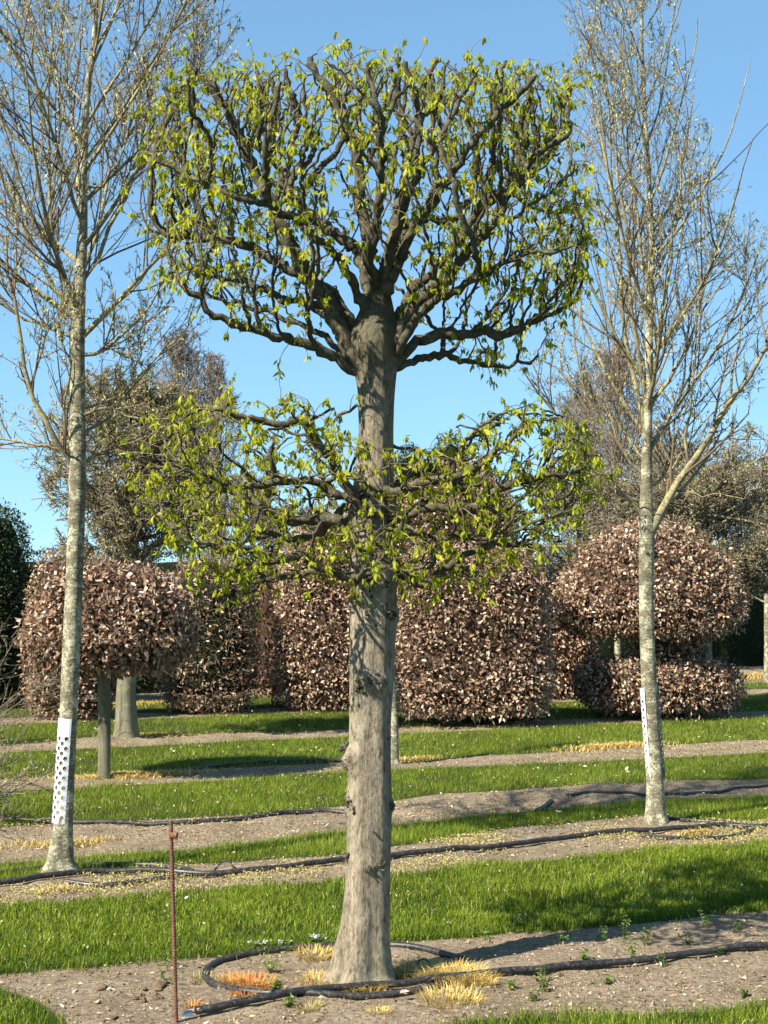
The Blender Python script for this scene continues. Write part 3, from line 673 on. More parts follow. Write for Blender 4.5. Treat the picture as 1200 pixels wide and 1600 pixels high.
def add_stubs(sk, n, y0, y1, top):
    pos, par, lid, tr = [list(a_) for a_ in sk]; P = np.array(pos); cnt = np.ones(len(P))
    for i in range(len(P) - 1, -1, -1):
        if par[i] >= 0: cnt[par[i]] += cnt[i]
    py = 900 - (P[:, 2] - H) / P[:, 1] * F
    c_ = np.where((py > y0) & (py < y1) & (cnt > 5))[0]; rng.shuffle(c_); used = []
    for i in c_:
        if len(used) >= n: break
        if any(np.linalg.norm(P[i] - P[j]) < .13 for j in used): continue
        used.append(i); d = nrm(A3(rng.normal(0, .25), rng.normal(0, .25), 1)); p = P[i].copy(); last = int(i); r0 = rng.uniform(.009, .014)
        tz = H + (900 - rng.uniform(*top)) * p[1] / F; m_ = max(2, int((tz - p[2]) / .04))
        q = last; 
        while q >= 0 and tr[q] < r0 * 1.1: tr[q] = r0 * 1.1; q = par[q]
        for k in range(m_):
            d = nrm(d + rng.normal(0, .16, 3) + A3(0, 0, .1)); p = p + d * .04; pos.append(p.copy()); par.append(last); lid.append(lid[i]); tr.append(r0 * (1 - .35 * k / m_)); last = len(pos) - 1
    return np.array(pos), np.array(par), np.array(lid), np.array(tr)
sk = add_stubs(sk, 34, 150, 290, (72, 125))
objs, rad, hc = skeleton_meshes(*sk, .0038, .47, tree)
leafy(objs, sk[0], sk[1], sk[2], rad, hc, 1650, .02, 2)
A = attractors(950, 240, 912, L_TOP, L_BOT, 576, 340, .52, lambda rr, v: np.clip(.3 + .7 * rr ** 1.5, 0, 1))
sk = colonise(LO, A, up=.05, vz=-.6, src=at(582, 830, YM), zf=.4)
objs, rad, hc = skeleton_meshes(*sk, .0040, .45, tree)
leafy(objs, sk[0], sk[1], sk[2], rad, hc, 1150, .0, 2)

# ------------------------------------------------------------------ generic bare branching
def grow(S, D, Ln, K, jit, up, curve_up=0.):
    P = [S]; d = D; n = len(S)
    for k in range(K - 1):
        d = nrm(d + rng.normal(0, jit, (n, 3)) + A3(0, 0, up)); P.append(P[-1] + d * (Ln / (K - 1))[:, None])
    return np.stack(P, 1)
def children(P, R, npar, t0, t1, ang, lf, lref, rf, K, jit, up, inside=None, flat=1.0):
    Np, Kp, _ = P.shape
    n = npar * Np; i = np.repeat(np.arange(Np), npar); t = rng.uniform(t0, t1, n) * (Kp - 1)
    k = np.minimum(t.astype(int), Kp - 2); f = (t - k)[:, None]
    S = P[i, k] * (1 - f) + P[i, k + 1] * f; T = nrm(P[i, k + 1] - P[i, k])
    q = rdir(n) * A3(1, 1, flat); q = nrm(q - (q * T).sum(1, keepdims=True) * T)
    a_ = rng.normal(ang, .18, n)[:, None]
    D = nrm(T * np.cos(a_) + q * np.sin(a_))
    rem = 1 - .55 * t / (Kp - 1)
    Ln = lref[i] * lf * rem * rng.uniform(.6, 1.3, n)
    r0 = np.minimum(R[i, k] * .75, R[i, 0] * rf * rng.uniform(.7, 1.15, n))
    C = grow(S, D, Ln, K, jit, up)
    if inside is not None:
        ok = inside(C[:, -1]) | (rng.random(n) < .06); C, Ln, r0, i = C[ok], Ln[ok], r0[ok], i[ok]
    return C, r0[:, None] * np.linspace(1, .4, K)[None], Ln, i
def buds(mb, P, per, Lr, Wr, droop=.8, tone=(.5, .25), spread=.012, t0=.25):
    Np, K, _ = P.shape; n = Np * per; i = np.repeat(np.arange(Np), per); t = rng.uniform(t0, 1, n) * (K - 1); k = np.minimum(t.astype(int), K - 2); f = (t - k)[:, None]
    S = P[i, k] * (1 - f) + P[i, k + 1] * f + rng.normal(0, spread * .3, (n, 3))
    d = nrm(rng.normal(0, .55, (n, 3)) + A3(0, 0, -droop)); nn = rdir(n)
    scales(mb, S, d, nn, rng.uniform(*Lr, n), rng.uniform(*Wr, n), np.clip(rng.normal(*tone, n), 0, 1))

# ---------------- tall trees with guards
def tall_tree(name, label, foot, rows, Y, traced, env, seeds, barkk, n_l1):
    root = thing(name, label, 'tree', (at(rows[0][0], rows[0][1], Y)[0], Y, 0))
    mb, E = trunk_mesh(rows, Y, 32, .03, .10, (), .04, seeds, nfl=4)
    mb.build('trunk', M[barkk], root)
    allP, allR, allL = [], [], []
    for pix, dd, r0 in traced:
        pts = [at(p[0], p[1], Y + dd * k / max(1, len(pix) - 1)) for k, p in enumerate(pix)]
        C = resample(pts, 10); C[1:] += rng.normal(0, .012, (9, 3))
        allP.append(C); allR.append(np.linspace(r0, r0 * .3, 10)); allL.append(np.linalg.norm(np.diff(C, axis=0), axis=1).sum())
    for k in range(n_l1):
        t = (k + rng.random()) / n_l1; zi = .02 + .93 * t
        e = E[np.argmin(abs(E[:, 2] - (E[0, 2] + (E[-1, 2] - E[0, 2]) * (env['z0'] + (1 - env['z0']) * zi)))) if False else int((env['i0'] + (1 - env['i0']) * zi) * (len(E) - 1))]
        az = k * 2.39996 + rng.normal(0, .4); th = rng.uniform(.65, 1.05) * (1 - .45 * zi)
        d = A3(math.cos(az) * math.sin(th), math.sin(az) * math.sin(th), math.cos(th))
        ln = env['len'] * (1 - .40 * zi) * rng.uniform(.75, 1.15)
        C = grow(e[None, :3], d[None], np.array([ln]), 10, .06, .05)[0]
        allP.append(C); allR.append(np.linspace(min(e[3] * .5, .016 * (1.15 - .6 * zi)), .003, 10)); allL.append(ln)
    P1, R1, L1 = np.array(allP), np.array(allR), np.array(allL)
    for p_, r_ in zip(P1, R1):
        mb = MB(); tubes(mb, p_[None], r_[None], 8); mb.build('limb', M['bark_lichen'], root)
    ins = env['inside']
    P2, R2, L2, _ = children(P1, R1, 12, .12, .98, .62, .58, L1, .40, 7, .09, .09, ins)
    L2 = np.maximum(L2, .12)
    P3, R3, L3, _ = children(P2, R2, 6, .10, 1., .62, .55, L2, .5, 4, .14, .08, ins)
    P4, R4, L4, _ = children(P3, R3, 1, .2, 1., .6, .6, np.maximum(L3, .10), .7, 3, .15, .06, ins)
    mb = MB(); tubes(mb, P2, np.maximum(R2, .002), 5); tubes(mb, P3, np.maximum(R3, .0013), 3); tubes(mb, P4, np.maximum(R4, .001), 3)
    mb.build('twigs', M['twig'], root, kind='stuff')
    mb = MB(); buds(mb, P2, 6, (.018, .040), (.006, .012)); buds(mb, P3, 4, (.018, .040), (.006, .012)); buds(mb, P4, 3, (.018, .036), (.006, .011))
    mb.build('catkins', M['bud'], root, kind='stuff')
    return root, E
YL = 8.87
def inside_left(p):
    x = (p[:, 0] / p[:, 1]) * F + 600; y = 900 - (p[:, 2] - H) / p[:, 1] * F
    hw = np.interp(y, [-500, 0, 300, 600, 720, 800], [170, 250, 245, 240, 200, 40]); c = np.interp(y, [0, 400, 700], [135, 125, 120])
    return np.abs(x - c) < hw
tall_tree('tall_tree', 'tall slender grey-barked tree, perforated white guard wrapping its sunny side, beside the rusty stake', None,
    [(93, 1362, 64), (94, 1345, 46), (97, 1310, 35), (99, 1285, 31), (103, 1200, 28.5), (107, 1120, 28), (112, 1000, 27), (118, 860, 26), (121, 740, 26), (121, 620, 24), (121, 520, 23), (125, 440, 19), (129, 360, 15.5), (131, 250, 12.5), (136, 150, 10.5), (148, 50, 8.5), (150, -60, 7), (148, -260, 4)],
    YL, [([(121, 745), (95, 705), (70, 660), (45, 600), (30, 530), (18, 450), (5, 370)], -.2, .020),
         ([(121, 735), (75, 700), (20, 690), (-60, 660)], .2, .012),
         ([(121, 728), (150, 712), (200, 690), (250, 665)], .1, .013),
         ([(122, 650), (170, 640), (260, 660), (330, 670)], -.2, .009),
         ([(122, 560), (155, 548), (185, 525), (230, 480), (270, 420)], -.1, .014),
         ([(122, 500), (90, 455), (60, 400), (30, 350), (0, 270), (-20, 180)], .1, .015),
         ([(124, 480), (95, 420), (80, 340), (78, 250), (60, 150), (50, 40)], -.3, .014),
         ([(124, 455), (142, 420), (175, 350), (205, 290), (225, 220), (240, 120), (250, 20)], .1, .015),
         ([(120, 530), (60, 505), (0, 470), (-60, 430)], .3, .011),
         ([(121, 690), (160, 660), (200, 610), (215, 560), (225, 500)], .3, .010),
         ([(128, 300), (160, 280), (190, 240), (205, 180), (212, 90)], -.1, .010),
         ([(118, 700), (100, 650), (110, 580), (95, 520), (100, 440)], -.35, .009),
         ([(122, 640), (180, 620), (240, 560), (300, 500), (330, 420)], .25, .009),
         ([(130, 230), (100, 170), (80, 90), (75, 0), (70, -80)], .2, .010)],
    {'z0': .5, 'i0': .50, 'len': 1.75, 'inside': inside_left}, 21, 'bark_grey', 30)
YR = 10.65
def inside_right(p):
    x = (p[:, 0] / p[:, 1]) * F + 600; y = 900 - (p[:, 2] - H) / p[:, 1] * F
    l = np.interp(y, [-300, 0, 150, 300, 500, 650, 760, 850], [900, 872, 885, 885, 830, 780, 890, 980]); r = np.interp(y, [-300, -60, 60, 200, 300, 420, 600, 700, 820], [1010, 1060, 1085, 1125, 1180, 1250, 1280, 1210, 1050])
    return (x > l) & (x < r)
tall_tree('tall_tree', 'tall slender tree forking above its trunk, narrow white guard strip on one side', None,
    [(1025, 1284, 42), (1024, 1265, 32), (1023, 1220, 27), (1019, 1150, 25), (1014, 1060, 24), (1010, 960, 23), (1010, 870, 24), (1011, 820, 25), (1010, 770, 19), (1011, 700, 15.5), (1013, 620, 14), (1014, 540, 13), (1016, 460, 11.5), (1018, 380, 9.5), (1014, 280, 7.5), (1006, 150, 6), (1002, 30, 4.5), (1000, -60, 3)],
    YR, [([(1013, 840), (1030, 800), (1052, 765), (1082, 720), (1112, 672), (1150, 615), (1186, 560), (1215, 500)], -.15, .034),
         ([(1008, 815), (972, 775), (938, 738), (900, 690), (862, 640), (815, 575)], -.25, .017),
         ([(1010, 720), (984, 690), (940, 640), (900, 600), (850, 560)], .2, .013),
         ([(1012, 690), (990, 600), (978, 520), (970, 440), (962, 340), (940, 220), (905, 60)], .1, .020),
         ([(1012, 640), (996, 560), (985, 480), (978, 380), (968, 280), (955, 180), (930, 60)], -.15, .016),
         ([(1012, 640), (1040, 600), (1068, 560), (1090, 500), (1110, 420), (1130, 340)], .2, .016),
         ([(1078, 728), (1072, 690), (1082, 620), (1085, 540), (1090, 450), (1085, 300)], -.1, .012),
         ([(1013, 600), (1028, 520), (1045, 430), (1055, 330), (1070, 230), (1085, 150)], -.2, .013),
         ([(1011, 760), (1040, 740), (1070, 700), (1120, 640), (1180, 600)], .3, .010),
         ([(1011, 745), (970, 700), (930, 650), (905, 570), (895, 480), (900, 380)], -.1, .011),
         ([(1050, 768), (1100, 770), (1150, 775), (1190, 760)], -.2, .007),
         ([(1140, 630), (1150, 540), (1165, 460), (1160, 350)], .15, .010),
         ([(1015, 480), (1000, 380), (985, 280), (975, 160), (965, 40)], .25, .011)],
    {'z0': .4, 'i0': .40, 'len': 1.7, 'inside': inside_right}, 29, 'bark_grey', 24)

# ---------------- perforated guards
def guard(name, label, top, bot, Y, R, az0, az1, ncol, dz0, dz1, hole, grp):
    """bent sheet with punched holes; axis from bot to top; az = arc limits (0 = +x, counter-clockwise)"""
    T, B = at(*top, Y), at(*bot, Y); ax = nrm(T - B); Ln = np.linalg.norm(T - B)
    ex = nrm(np.cross(A3(0, 1, 0), ax)); ey = np.cross(ax, ex)
    def pos(u, v, r): a_ = az0 + (az1 - az0) * u; return B + ax * v + r * (ex * np.cos(a_)[..., None] if False else ex * math.cos(a_) + ey * math.sin(a_))
    mb = MB(); arc = abs(az1 - az0) * R; cw = arc / ncol
    nr = int(round((Ln - dz0 - dz1) / (cw * .62))); ch = (Ln - dz0 - dz1) / nr
    th = .0018
    def sheet(poly_uv_o, poly_uv_i):
        pass
    def quadgrid(u0, u1, v0, v1, nu):
        us = np.linspace(u0, u1, nu + 1)
        for a_, b_ in zip(us[:-1], us[1:]):
            V = [pos(a_, v0, R), pos(b_, v0, R), pos(b_, v1, R), pos(a_, v1, R), pos(a_, v0, R - th), pos(b_, v0, R - th), pos(b_, v1, R - th), pos(a_, v1, R - th)]
            mb.add(V, None, [[0, 1, 2, 3], [7, 6, 5, 4], [0, 4, 5, 1], [3, 2, 6, 7], [0, 3, 7, 4], [1, 5, 6, 2]])
    quadgrid(0, 1, 0, dz0, 16); quadgrid(0, 1, Ln - dz1, Ln, 16)
    nseg = 16; hr_u = hole / arc; 
    for i in range(nr):
        v0 = dz0 + i * ch; vc = v0 + ch / 2
        off = .5 if i % 2 else 0
        cells = [(k + off) / ncol for k in range(ncol - (1 if off else 0))]
        if off: quadgrid(0, .5 / ncol, v0, v0 + ch, 1); quadgrid(1 - .5 / ncol, 1, v0, v0 + ch, 1)
        for u0 in cells:
            u1 = u0 + 1 / ncol; uc = (u0 + u1) / 2
            O, I, O2, I2 = [], [], [], []
            for s in range(nseg):
                a_ = 2 * PI * s / nseg + PI / nseg; c, sn = math.cos(a_), math.sin(a_)
                k = 1 / max(abs(c), abs(sn)); ou = uc + c * k * .5 / ncol; ov = vc + sn * k * .5 * ch
                O.append(pos(ou, ov, R)); I.append(pos(uc + c * hole / arc, vc + sn * hole, R)); I2.append(pos(uc + c * hole / arc, vc + sn * hole, R - th)); O2.append(pos(ou, ov, R - th))
            V = O + I + I2 + O2; n = nseg; Q = []
            for s in range(n):
                t = (s + 1) % n
                Q += [[s, t, n + t, n + s], [n + s, n + t, 2 * n + t, 2 * n + s], [2 * n + s, 2 * n + t, 3 * n + t, 3 * n + s]]
            mb.add(V, None, Q)
    o = mb.build(name, M['guard'], loc=B, smooth=False)
    return tag(o, label, 'tree guard', grp)
guard('tree_guard', 'white perforated plastic guard wrapped round the trunk beside the rusty stake', (107.5, 1122), (97, 1285), YL, .0585, math.radians(118), math.radians(298), 4, .02, .10, .0122, None)
guard('tree_guard', 'narrow white perforated guard strip clasping the forked tree from behind', (1014.5, 1074), (1025, 1217), YR, .066, math.radians(-8), math.radians(228), 6, .07, .05, .0122, None)

# ------------------------------------------------------------------ rusty stake with sleeve
p0 = gp(277, 1592); p0[2] = height(p0[0], p0[1]) - .12; p1 = at(267, 1283, p0[1])
st = thing('rebar_stake', 'thin rusty ribbed iron stake pushed into the soil near the hose end', 'stake', (p0[0], p0[1], 0))
ax = nrm(p1 - p0); Ln = np.linalg.norm(p1 - p0); ex = nrm(np.cross(A3(0, 1, 0), ax)); ey = np.cross(ax, ex)
ns, kr = 14, 520; v = np.linspace(0, Ln, kr); th = np.arange(ns) * 2 * PI / ns
rib = .0014 * np.clip(np.cos(2 * PI * v[:, None] / .0115 + th[None]), 0, 1) ** 1.5
rr = .0076 + rib
V = p0 + ax * v[:, None, None] + rr[..., None] * (np.cos(th)[None, :, None] * ex + np.sin(th)[None, :, None] * ey)
i = np.arange(kr - 1)[:, None] * ns; j = np.arange(ns)[None]; j2 = (j + 1) % ns
mb = MB(); mb.add(V, np.stack([(kr - 1) * ns + np.zeros(ns - 2, int), (kr - 1) * ns + np.arange(1, ns - 1), (kr - 1) * ns + np.arange(2, ns)], 1), np.stack([i + j, i + j2, i + ns + j2, i + ns + j], -1))
mb.build('rod', M['rust'], st)
c = at(268, 1305, p0[1]); mb = MB()
tubes(mb, np.array([c + A3(-.004, -.002, 0), c + A3(-.0035, -.002, 0), c + A3(.022, -.010, .001), c + A3(.0225, -.010, .001), c + A3(.0222, -.010, .001), c + A3(.012, -.0065, .0005)])[None], np.array([.001, .0125, .0125, .0125, .0095, .0095])[None], 16)
mb.build('welded_sleeve', M['rust'], st)

# hose end tag
q = gp(293, 1588); zt = height(q[0], q[1]) + .022
tg = thing('barcode_tag', 'small white barcode tag tied to the hose end by the rusty stake', 'tag', (q[0], q[1], zt - .022))
d = nrm(gp(303, 1585) - gp(284, 1590)); sdv = nrm(A3(0, .75, .65)); nn = nrm(np.cross(d, sdv)); cc = A3(q[0], q[1], zt)
def slab(mb, c, d, s, n, a, b, t):
    V = [c + d * a * i_ + s * b * j_ + n * t * k_ for k_ in (-1, 1) for i_, j_ in ((-1, -1), (1, -1), (1, 1), (-1, 1))]
    mb.add(V, None, [[0, 1, 2, 3], [7, 6, 5, 4], [0, 4, 5, 1], [1, 5, 6, 2], [2, 6, 7, 3], [3, 7, 4, 0]])
mb = MB(); slab(mb, cc, d, sdv, nn, .026, .015, .0008); mb.build('label', M['tag'], tg, smooth=False)
mb = MB()
for k in range(8): slab(mb, cc + d * (-.018 + .005 * k) + sdv * .006, d, sdv, nn, .0007 + .0005 * (k % 3), .006, .0012)
mb.build('bars', M['ink'], tg, smooth=False)
mb = MB(); tubes(mb, np.array([cc + d * .022, cc + d * .035 + A3(0, 0, -.004), cc + d * .05 + A3(0, 0, -.004)])[None], np.full((1, 3), .0022), 5); mb.build('tie', M['hose'], tg)

# ------------------------------------------------------------------ clipped brown beeches
def revolve(prof, hx, hy, c, nu=56, seed=0, wob=.05, sq=2.0):
    """prof: list (z, k) of radius fraction by height; superellipse plan; returns V grid, quads"""
    pr = even(np.array([(z, 0, k) for z, k in prof], float)[:, [0, 1, 2]], .06)
    z, k = pr[:, 0], pr[:, 2]
    th = np.arange(nu) * 2 * PI / nu
    ce, se = np.cos(th), np.sin(th); q = (np.abs(ce) ** sq + np.abs(se) ** sq) ** (-1 / sq)
    x = hx * k[:, None] * (q * ce)[None]; y = hy * k[:, None] * (q * se)[None]; zz = np.broadcast_to(z[:, None], x.shape)
    w = 1 + wob * (vn3(ce[None] * 2, se[None] * 2, zz * 2.2, seed) + .6 * vn3(ce[None] * 5, se[None] * 5, zz * 5, seed + 2))
    V = np.stack([c[0] + x * w, c[1] + y * w, zz + .5 * wob * vn3(x * 3, y * 3, zz * 3, seed + 4)], -1)
    i = np.arange(len(z) - 1)[:, None] * nu; j = np.arange(nu)[None]; j2 = (j + 1) % nu
    return V.reshape(-1, 3), np.stack([i + j, i + j2, i + nu + j2, i + nu + j], -1).reshape(-1, 4)
def sample(V, Q, n):
    T = np.concatenate([Q[:, [0, 1, 2]], Q[:, [0, 2, 3]]]); a_, b_, c_ = V[T[:, 0]], V[T[:, 1]], V[T[:, 2]]
    cr = np.cross(b_ - a_, c_ - a_); ar = np.linalg.norm(cr, axis=1); k = rng.choice(len(T), n, p=ar / ar.sum())
    u, v = rng.random(n), rng.random(n); f = u + v > 1; u[f], v[f] = 1 - u[f], 1 - v[f]
    return a_[k] + u[:, None] * (b_ - a_)[k] + v[:, None] * (c_ - a_)[k], nrm(cr[k]), ar.sum() / 2
def shrub_foliage(root, shells, dens_, leafm, corem, Lr, Wr, depth=.10, tone=(.5, .25), droop=.5, twigm=None, inset=.88, seed=0, shag=.075, flat=.7, twn=.08):
    leaf = MB(); core = MB(); tw = MB()
    for (prof, hx, hy, c, sq, wob) in shells:
        V, Q = revolve(prof, hx, hy, c, seed=seed, wob=wob, sq=sq)
        zc = np.mean([p[0] for p in prof]); cen = A3(c[0], c[1], zc)
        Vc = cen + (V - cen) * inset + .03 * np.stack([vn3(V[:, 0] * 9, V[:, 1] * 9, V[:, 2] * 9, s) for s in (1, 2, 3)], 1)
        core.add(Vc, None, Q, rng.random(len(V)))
        P, Nn, ar = sample(V, Q, 10)
        n = int(ar * dens_ * 1.6); P, Nn, _ = sample(V, Q, n)
        lump = vn3(P[:, 0] * 3.3, P[:, 1] * 3.3, P[:, 2] * 3.3, seed + 40)
        P = P - Nn * (rng.random(n) ** 1.3 * depth)[:, None] + Nn * (np.abs(rng.normal(0, shag, n)) * .6 + .025 * lump)[:, None] + rng.normal(0, .012, (n, 3))
        d = nrm(rdir(n) + Nn * .25 + A3(0, 0, -droop)); nn = nrm(Nn * flat + rdir(n) * .8 + A3(0, 0, .15))
        rt = np.clip(rng.normal(*tone, n) + .12 * lump, 0, 1)
        if c[1] < 14: leaves(leaf, P, d, nn, rng.uniform(*Lr, n), rng.uniform(*Wr, n), rt, rng.uniform(-.1, .3))
        else: scales(leaf, P, d, nn, rng.uniform(*Lr, n), rng.uniform(*Wr, n) * 1.1, rt)
        if twigm:
            m_ = int(n * twn); P, Nn, _ = sample(V, Q, m_)
            S = P - Nn * .12; C = grow(S, nrm(Nn + rdir(m_) * .7 + A3(0, 0, .3)), rng.uniform(.12, .26, m_), 4, .25, .05)
            tubes(tw, C, np.linspace(.004, .0018, 4)[None].repeat(m_, 0), 3)
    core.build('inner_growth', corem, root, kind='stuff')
    leaf.build('leaves', leafm, root, kind='stuff')
    if twigm: tw.build('twigs', twigm, root, kind='stuff')
def ztop(py, Y): return at(600, py, Y)[2]
def stem(root, rows, Y, barkk, seed, name='trunk', sides=20):
    mb, E = trunk_mesh(rows, Y, sides, .04, .08, (), .05, seed, nfl=4); return mb.build(name, M[barkk], root), E
def xw(px, Y): return (px - 600) * Y / F
BL, BW = (.030, .074), (.014, .038)
def beech(label, Y, px, hwpx, pyt, pyb, trunkpx, tw, hy=None, sq=2.6, dome=.45, dn=760, tone=(.47, .26), top_flat=.55, seed=1, tbase=None, kb=.86, leafm='beech', twn=.06, inset=.9, wob=.05, core='beech_core'):
    z1, z0 = ztop(pyt, Y), ztop(pyb, Y); hx = hwpx * Y / F; hy = hy or hx * .8; h = z1 - z0
    c = (xw(px, Y), Y)
    root = thing('beech_topiary', label, 'topiary', (xw(trunkpx, Y), Y, 0), 'brown clipped beech topiary')
    zg = ztop(pyb + 30, Y)
    stem(root, [(trunkpx, 900 + H * F / Y, tw * 1.35), (trunkpx, 900 + H * F / Y - 8, tw), (trunkpx, pyb - 20, tw * .95), (px * .3 + trunkpx * .7, (pyt + pyb) / 2, tw * .6)], Y, 'bark_green', seed)
    prof = [(z0, .02), (z0 + .005 * h, kb * .6), (z0 + .03 * h, kb), (z0 + .3 * h, 1.0), (z1 - dome * h, .98), (z1 - dome * .45 * h, .84), (z1 - dome * .12 * h, top_flat), (z1 - .02 * h, top_flat * .55), (z1, .02)]
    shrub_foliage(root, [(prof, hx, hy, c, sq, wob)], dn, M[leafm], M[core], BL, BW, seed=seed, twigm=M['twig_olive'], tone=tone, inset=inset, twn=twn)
    return root
beech('mushroom-shaped brown beech on a slim bare stem, dome behind the perforated guard tree', 12.95, 172, 128, 888, 1036, 163, 20, hy=.60, dome=.75, sq=2.1, dn=1700, seed=3, kb=.8, top_flat=.6)
beech('brown beech block partly hidden behind the mushroom-shaped beech', 18.5, 112, 68, 856, 1116, 120, 24, seed=5, dn=700)
beech('thinly leaved twiggy beech block with green twigs showing, beside the mushroom-shaped beech', 19.25, 328, 74, 868, 1106, 325, 14, seed=7, dn=300, tone=(.4, .25), twn=.9, core='yew_core', inset=.8)
beech('dark shaded beech column in the gap beside the thinly leaved beech', 20.6, 425, 24, 870, 1085, 430, 12, seed=9, dn=500, tone=(.2, .15))  # low leaf tone paints in the shade of the gap
beech('broad brown beech block half hidden by the thick two-tier trunk', 19.9, 545, 106, 800, 1098, 478, 12, seed=11, dn=760, tone=(.58, .24), hy=.7, sq=4, kb=.94, dome=.3)
beech('large brown beech block on a short knobbly stem behind the thick two-tier tree', 17.9, 733, 116, 858, 1106, 702, 26, seed=13, dn=900, tone=(.52, .27), hy=.75, dome=.22, sq=4, kb=.95, top_flat=.75)
beech('tall brown beech rising behind the large beech block', 21.3, 700, 105, 722, 1020, 700, 16, seed=15, dn=620, tone=(.42, .25), dome=.35)
beech('small brown beech block between the large block and the two-tier beech', 21.6, 865, 62, 900, 1086, 843, 16, seed=17, dn=720, tone=(.5, .25))
# two-tier beech at the right
Y = 18.7; root = thing('beech_topiary', 'brown beech clipped as a dome over a lower skirt, behind the forked tree', 'topiary', (xw(1020, Y), Y, 0), 'brown clipped beech topiary')
stem(root, [(1018, 1118, 26), (1018, 1080, 22), (1016, 1000, 20), (1014, 880, 12)], Y, 'bark_green', 19)
za, zb = ztop(815, Y), ztop(990, Y); h = za - zb; zc, zd = ztop(1034, Y), ztop(1106, Y); h2 = zc - zd
shrub_foliage(root, [([(zb, .02), (zb + .03 * h, .72), (zb + .12 * h, .95), (zb + .3 * h, 1.), (zb + .55 * h, .88), (zb + .8 * h, .62), (zb + .95 * h, .3), (za, .02)], 145 * Y / F, .85, (xw(1013, Y), Y), 2.1, .05),
                     ([(zd, .02), (zd + .08 * h2, .8), (zd + .4 * h2, 1.), (zc - .15 * h2, .93), (zc, .5), (zc + .02, .02)], 127 * Y / F, .75, (xw(1022, Y), Y), 2.3, .06),
                     ([(zc - .1, .6), (zc + .05, 1.), (zb - .05, 1.), (zb + .1, .8)], 50 * Y / F, .35, (xw(1040, Y), Y), 2.1, .08)],
              900, M['beech'], M['beech_core'], BL, BW, seed=19, twigm=M['twig_olive'], tone=(.5, .27), twn=.06)

# ------------------------------------------------------------------ bare pruned trees behind, hedges, far trees
def bare_tree(name, label, Y, rows, cx, cy, hw, hh, hd, barkk, n1, seed, up=.03, ang=(.5, 1.3), n2=9, n3=7, thick=.03, twm='twig_olive', budm='olive_leaf', nb=2, bl=(.02, .04), th0=.0032, start=.35, shape=None, ax0=None, flat=1., group=None):
    root = thing(name, label, 'tree', (xw(rows[0][0], Y), Y, 0), group)
    _, E = stem(root, rows, Y, barkk, seed)
    C = at(cx, cy, Y); rad_ = A3(hw * Y / F, hd, hh * Y / F)
    def ins(p): 
        q = (p - C) / rad_
        if shape: return shape(q)
        return (q ** 2).sum(1) < 1
    i0 = int(start * (len(E) - 1)); idx = (i0 + (len(E) - 1 - i0) * (np.arange(n1) + rng.random(n1)) / n1).astype(int); idx = np.minimum(idx, len(E) - 1)
    S = E[idx, :3]; az = np.arange(n1) * 2.39996 + rng.normal(0, .3, n1); th = rng.uniform(*ang, n1)
    D = np.stack([np.cos(az) * np.sin(th), np.sin(az) * np.sin(th), np.cos(th)], 1)
    # length to the envelope
    rel = (S - C) / rad_; dv = D / rad_; a_ = (dv ** 2).sum(1); b_ = (rel * dv).sum(1); c_ = (rel ** 2).sum(1) - 1
    Ln = np.clip((-b_ + np.sqrt(np.maximum(b_ * b_ - a_ * c_, 0))) / a_, .2, 3.2) * rng.uniform(.8, 1., n1)
    P1 = grow(S, D, Ln, 8, .09, up); R1 = np.minimum(E[idx, 3] * .8, thick)[:, None] * np.linspace(1, .3, 8)[None]
    for p_, r_ in zip(P1, R1): mb = MB(); tubes(mb, p_[None], r_[None], 6); mb.build('limb', M[barkk], root)
    P2, R2, L2, _ = children(P1, R1, n2, .12, 1, .75, .45, Ln, .4, 6, .2, up, ins, flat)
    L2 = np.maximum(L2, .15)
    P3, R3, L3, _ = children(P2, R2, n3, .05, 1, .75, .5, L2, .55, 3, .25, up, ins, flat)
    P4, R4, L4, _ = children(P3, R3, 2, .1, 1, .7, .6, np.maximum(L3, .14), .8, 2, .25, up, ins, flat)
    mb = MB(); tubes(mb, P2, np.maximum(R2, th0 * 1.4), 3); tubes(mb, P3, np.maximum(R3, th0), 3); tubes(mb, P4, np.maximum(R4, th0 * .8), 3)
    mb.build('twigs', M[twm], root, kind='stuff')
    if nb:
        mb = MB(); buds(mb, P3, nb, bl, (bl[0] * .4, bl[1] * .45), .1); buds(mb, P4, nb, bl, (bl[0] * .4, bl[1] * .45), .1); mb.build('buds', M[budm], root, kind='stuff')
    return root
bare_tree('pruned_tree', 'thick grey flared trunk carrying a dense bare pruned crown above the mushroom-shaped beech', 16.0,
          [(198, 1158, 48), (198, 1140, 37), (197, 1090, 31), (199, 1040, 29), (203, 900, 26), (205, 800, 20), (205, 700, 13), (206, 620, 6)], 200, 755, 175, 190, .95, 'bark_green', 70, 31, ang=(.35, 1.6), n2=13, n3=9, thick=.022, start=.46, nb=1, th0=.0038, budm='bud')
bare_tree('pruned_tree', 'pale stem with a broad flat-topped bare crown behind the two-tier beech', 19.6,
          [(1105, 1112, 30), (1105, 1095, 21), (1104, 1040, 18.5), (1102, 960, 17), (1098, 850, 14), (1095, 760, 8)], 1085, 795, 220, 155, 1.2, 'bark_grey', 66, 33, ang=(.7, 1.75), n2=14, n3=9, thick=.022, start=.45, nb=1, up=.01, flat=.6, th0=.0042, budm='bud')
bare_tree('pruned_tree', 'bare flat-topped crown of olive twigs beyond the yew hedge end', 24.5,
          [(1200, 1066, 14), (1200, 1000, 12), (1198, 850, 9), (1196, 750, 5)], 1215, 800, 130, 130, 1.2, 'bark_grey', 34, 35, ang=(.9, 1.7), n2=11, n3=7, thick=.022, start=.4, nb=2, th0=.0042, flat=.6)
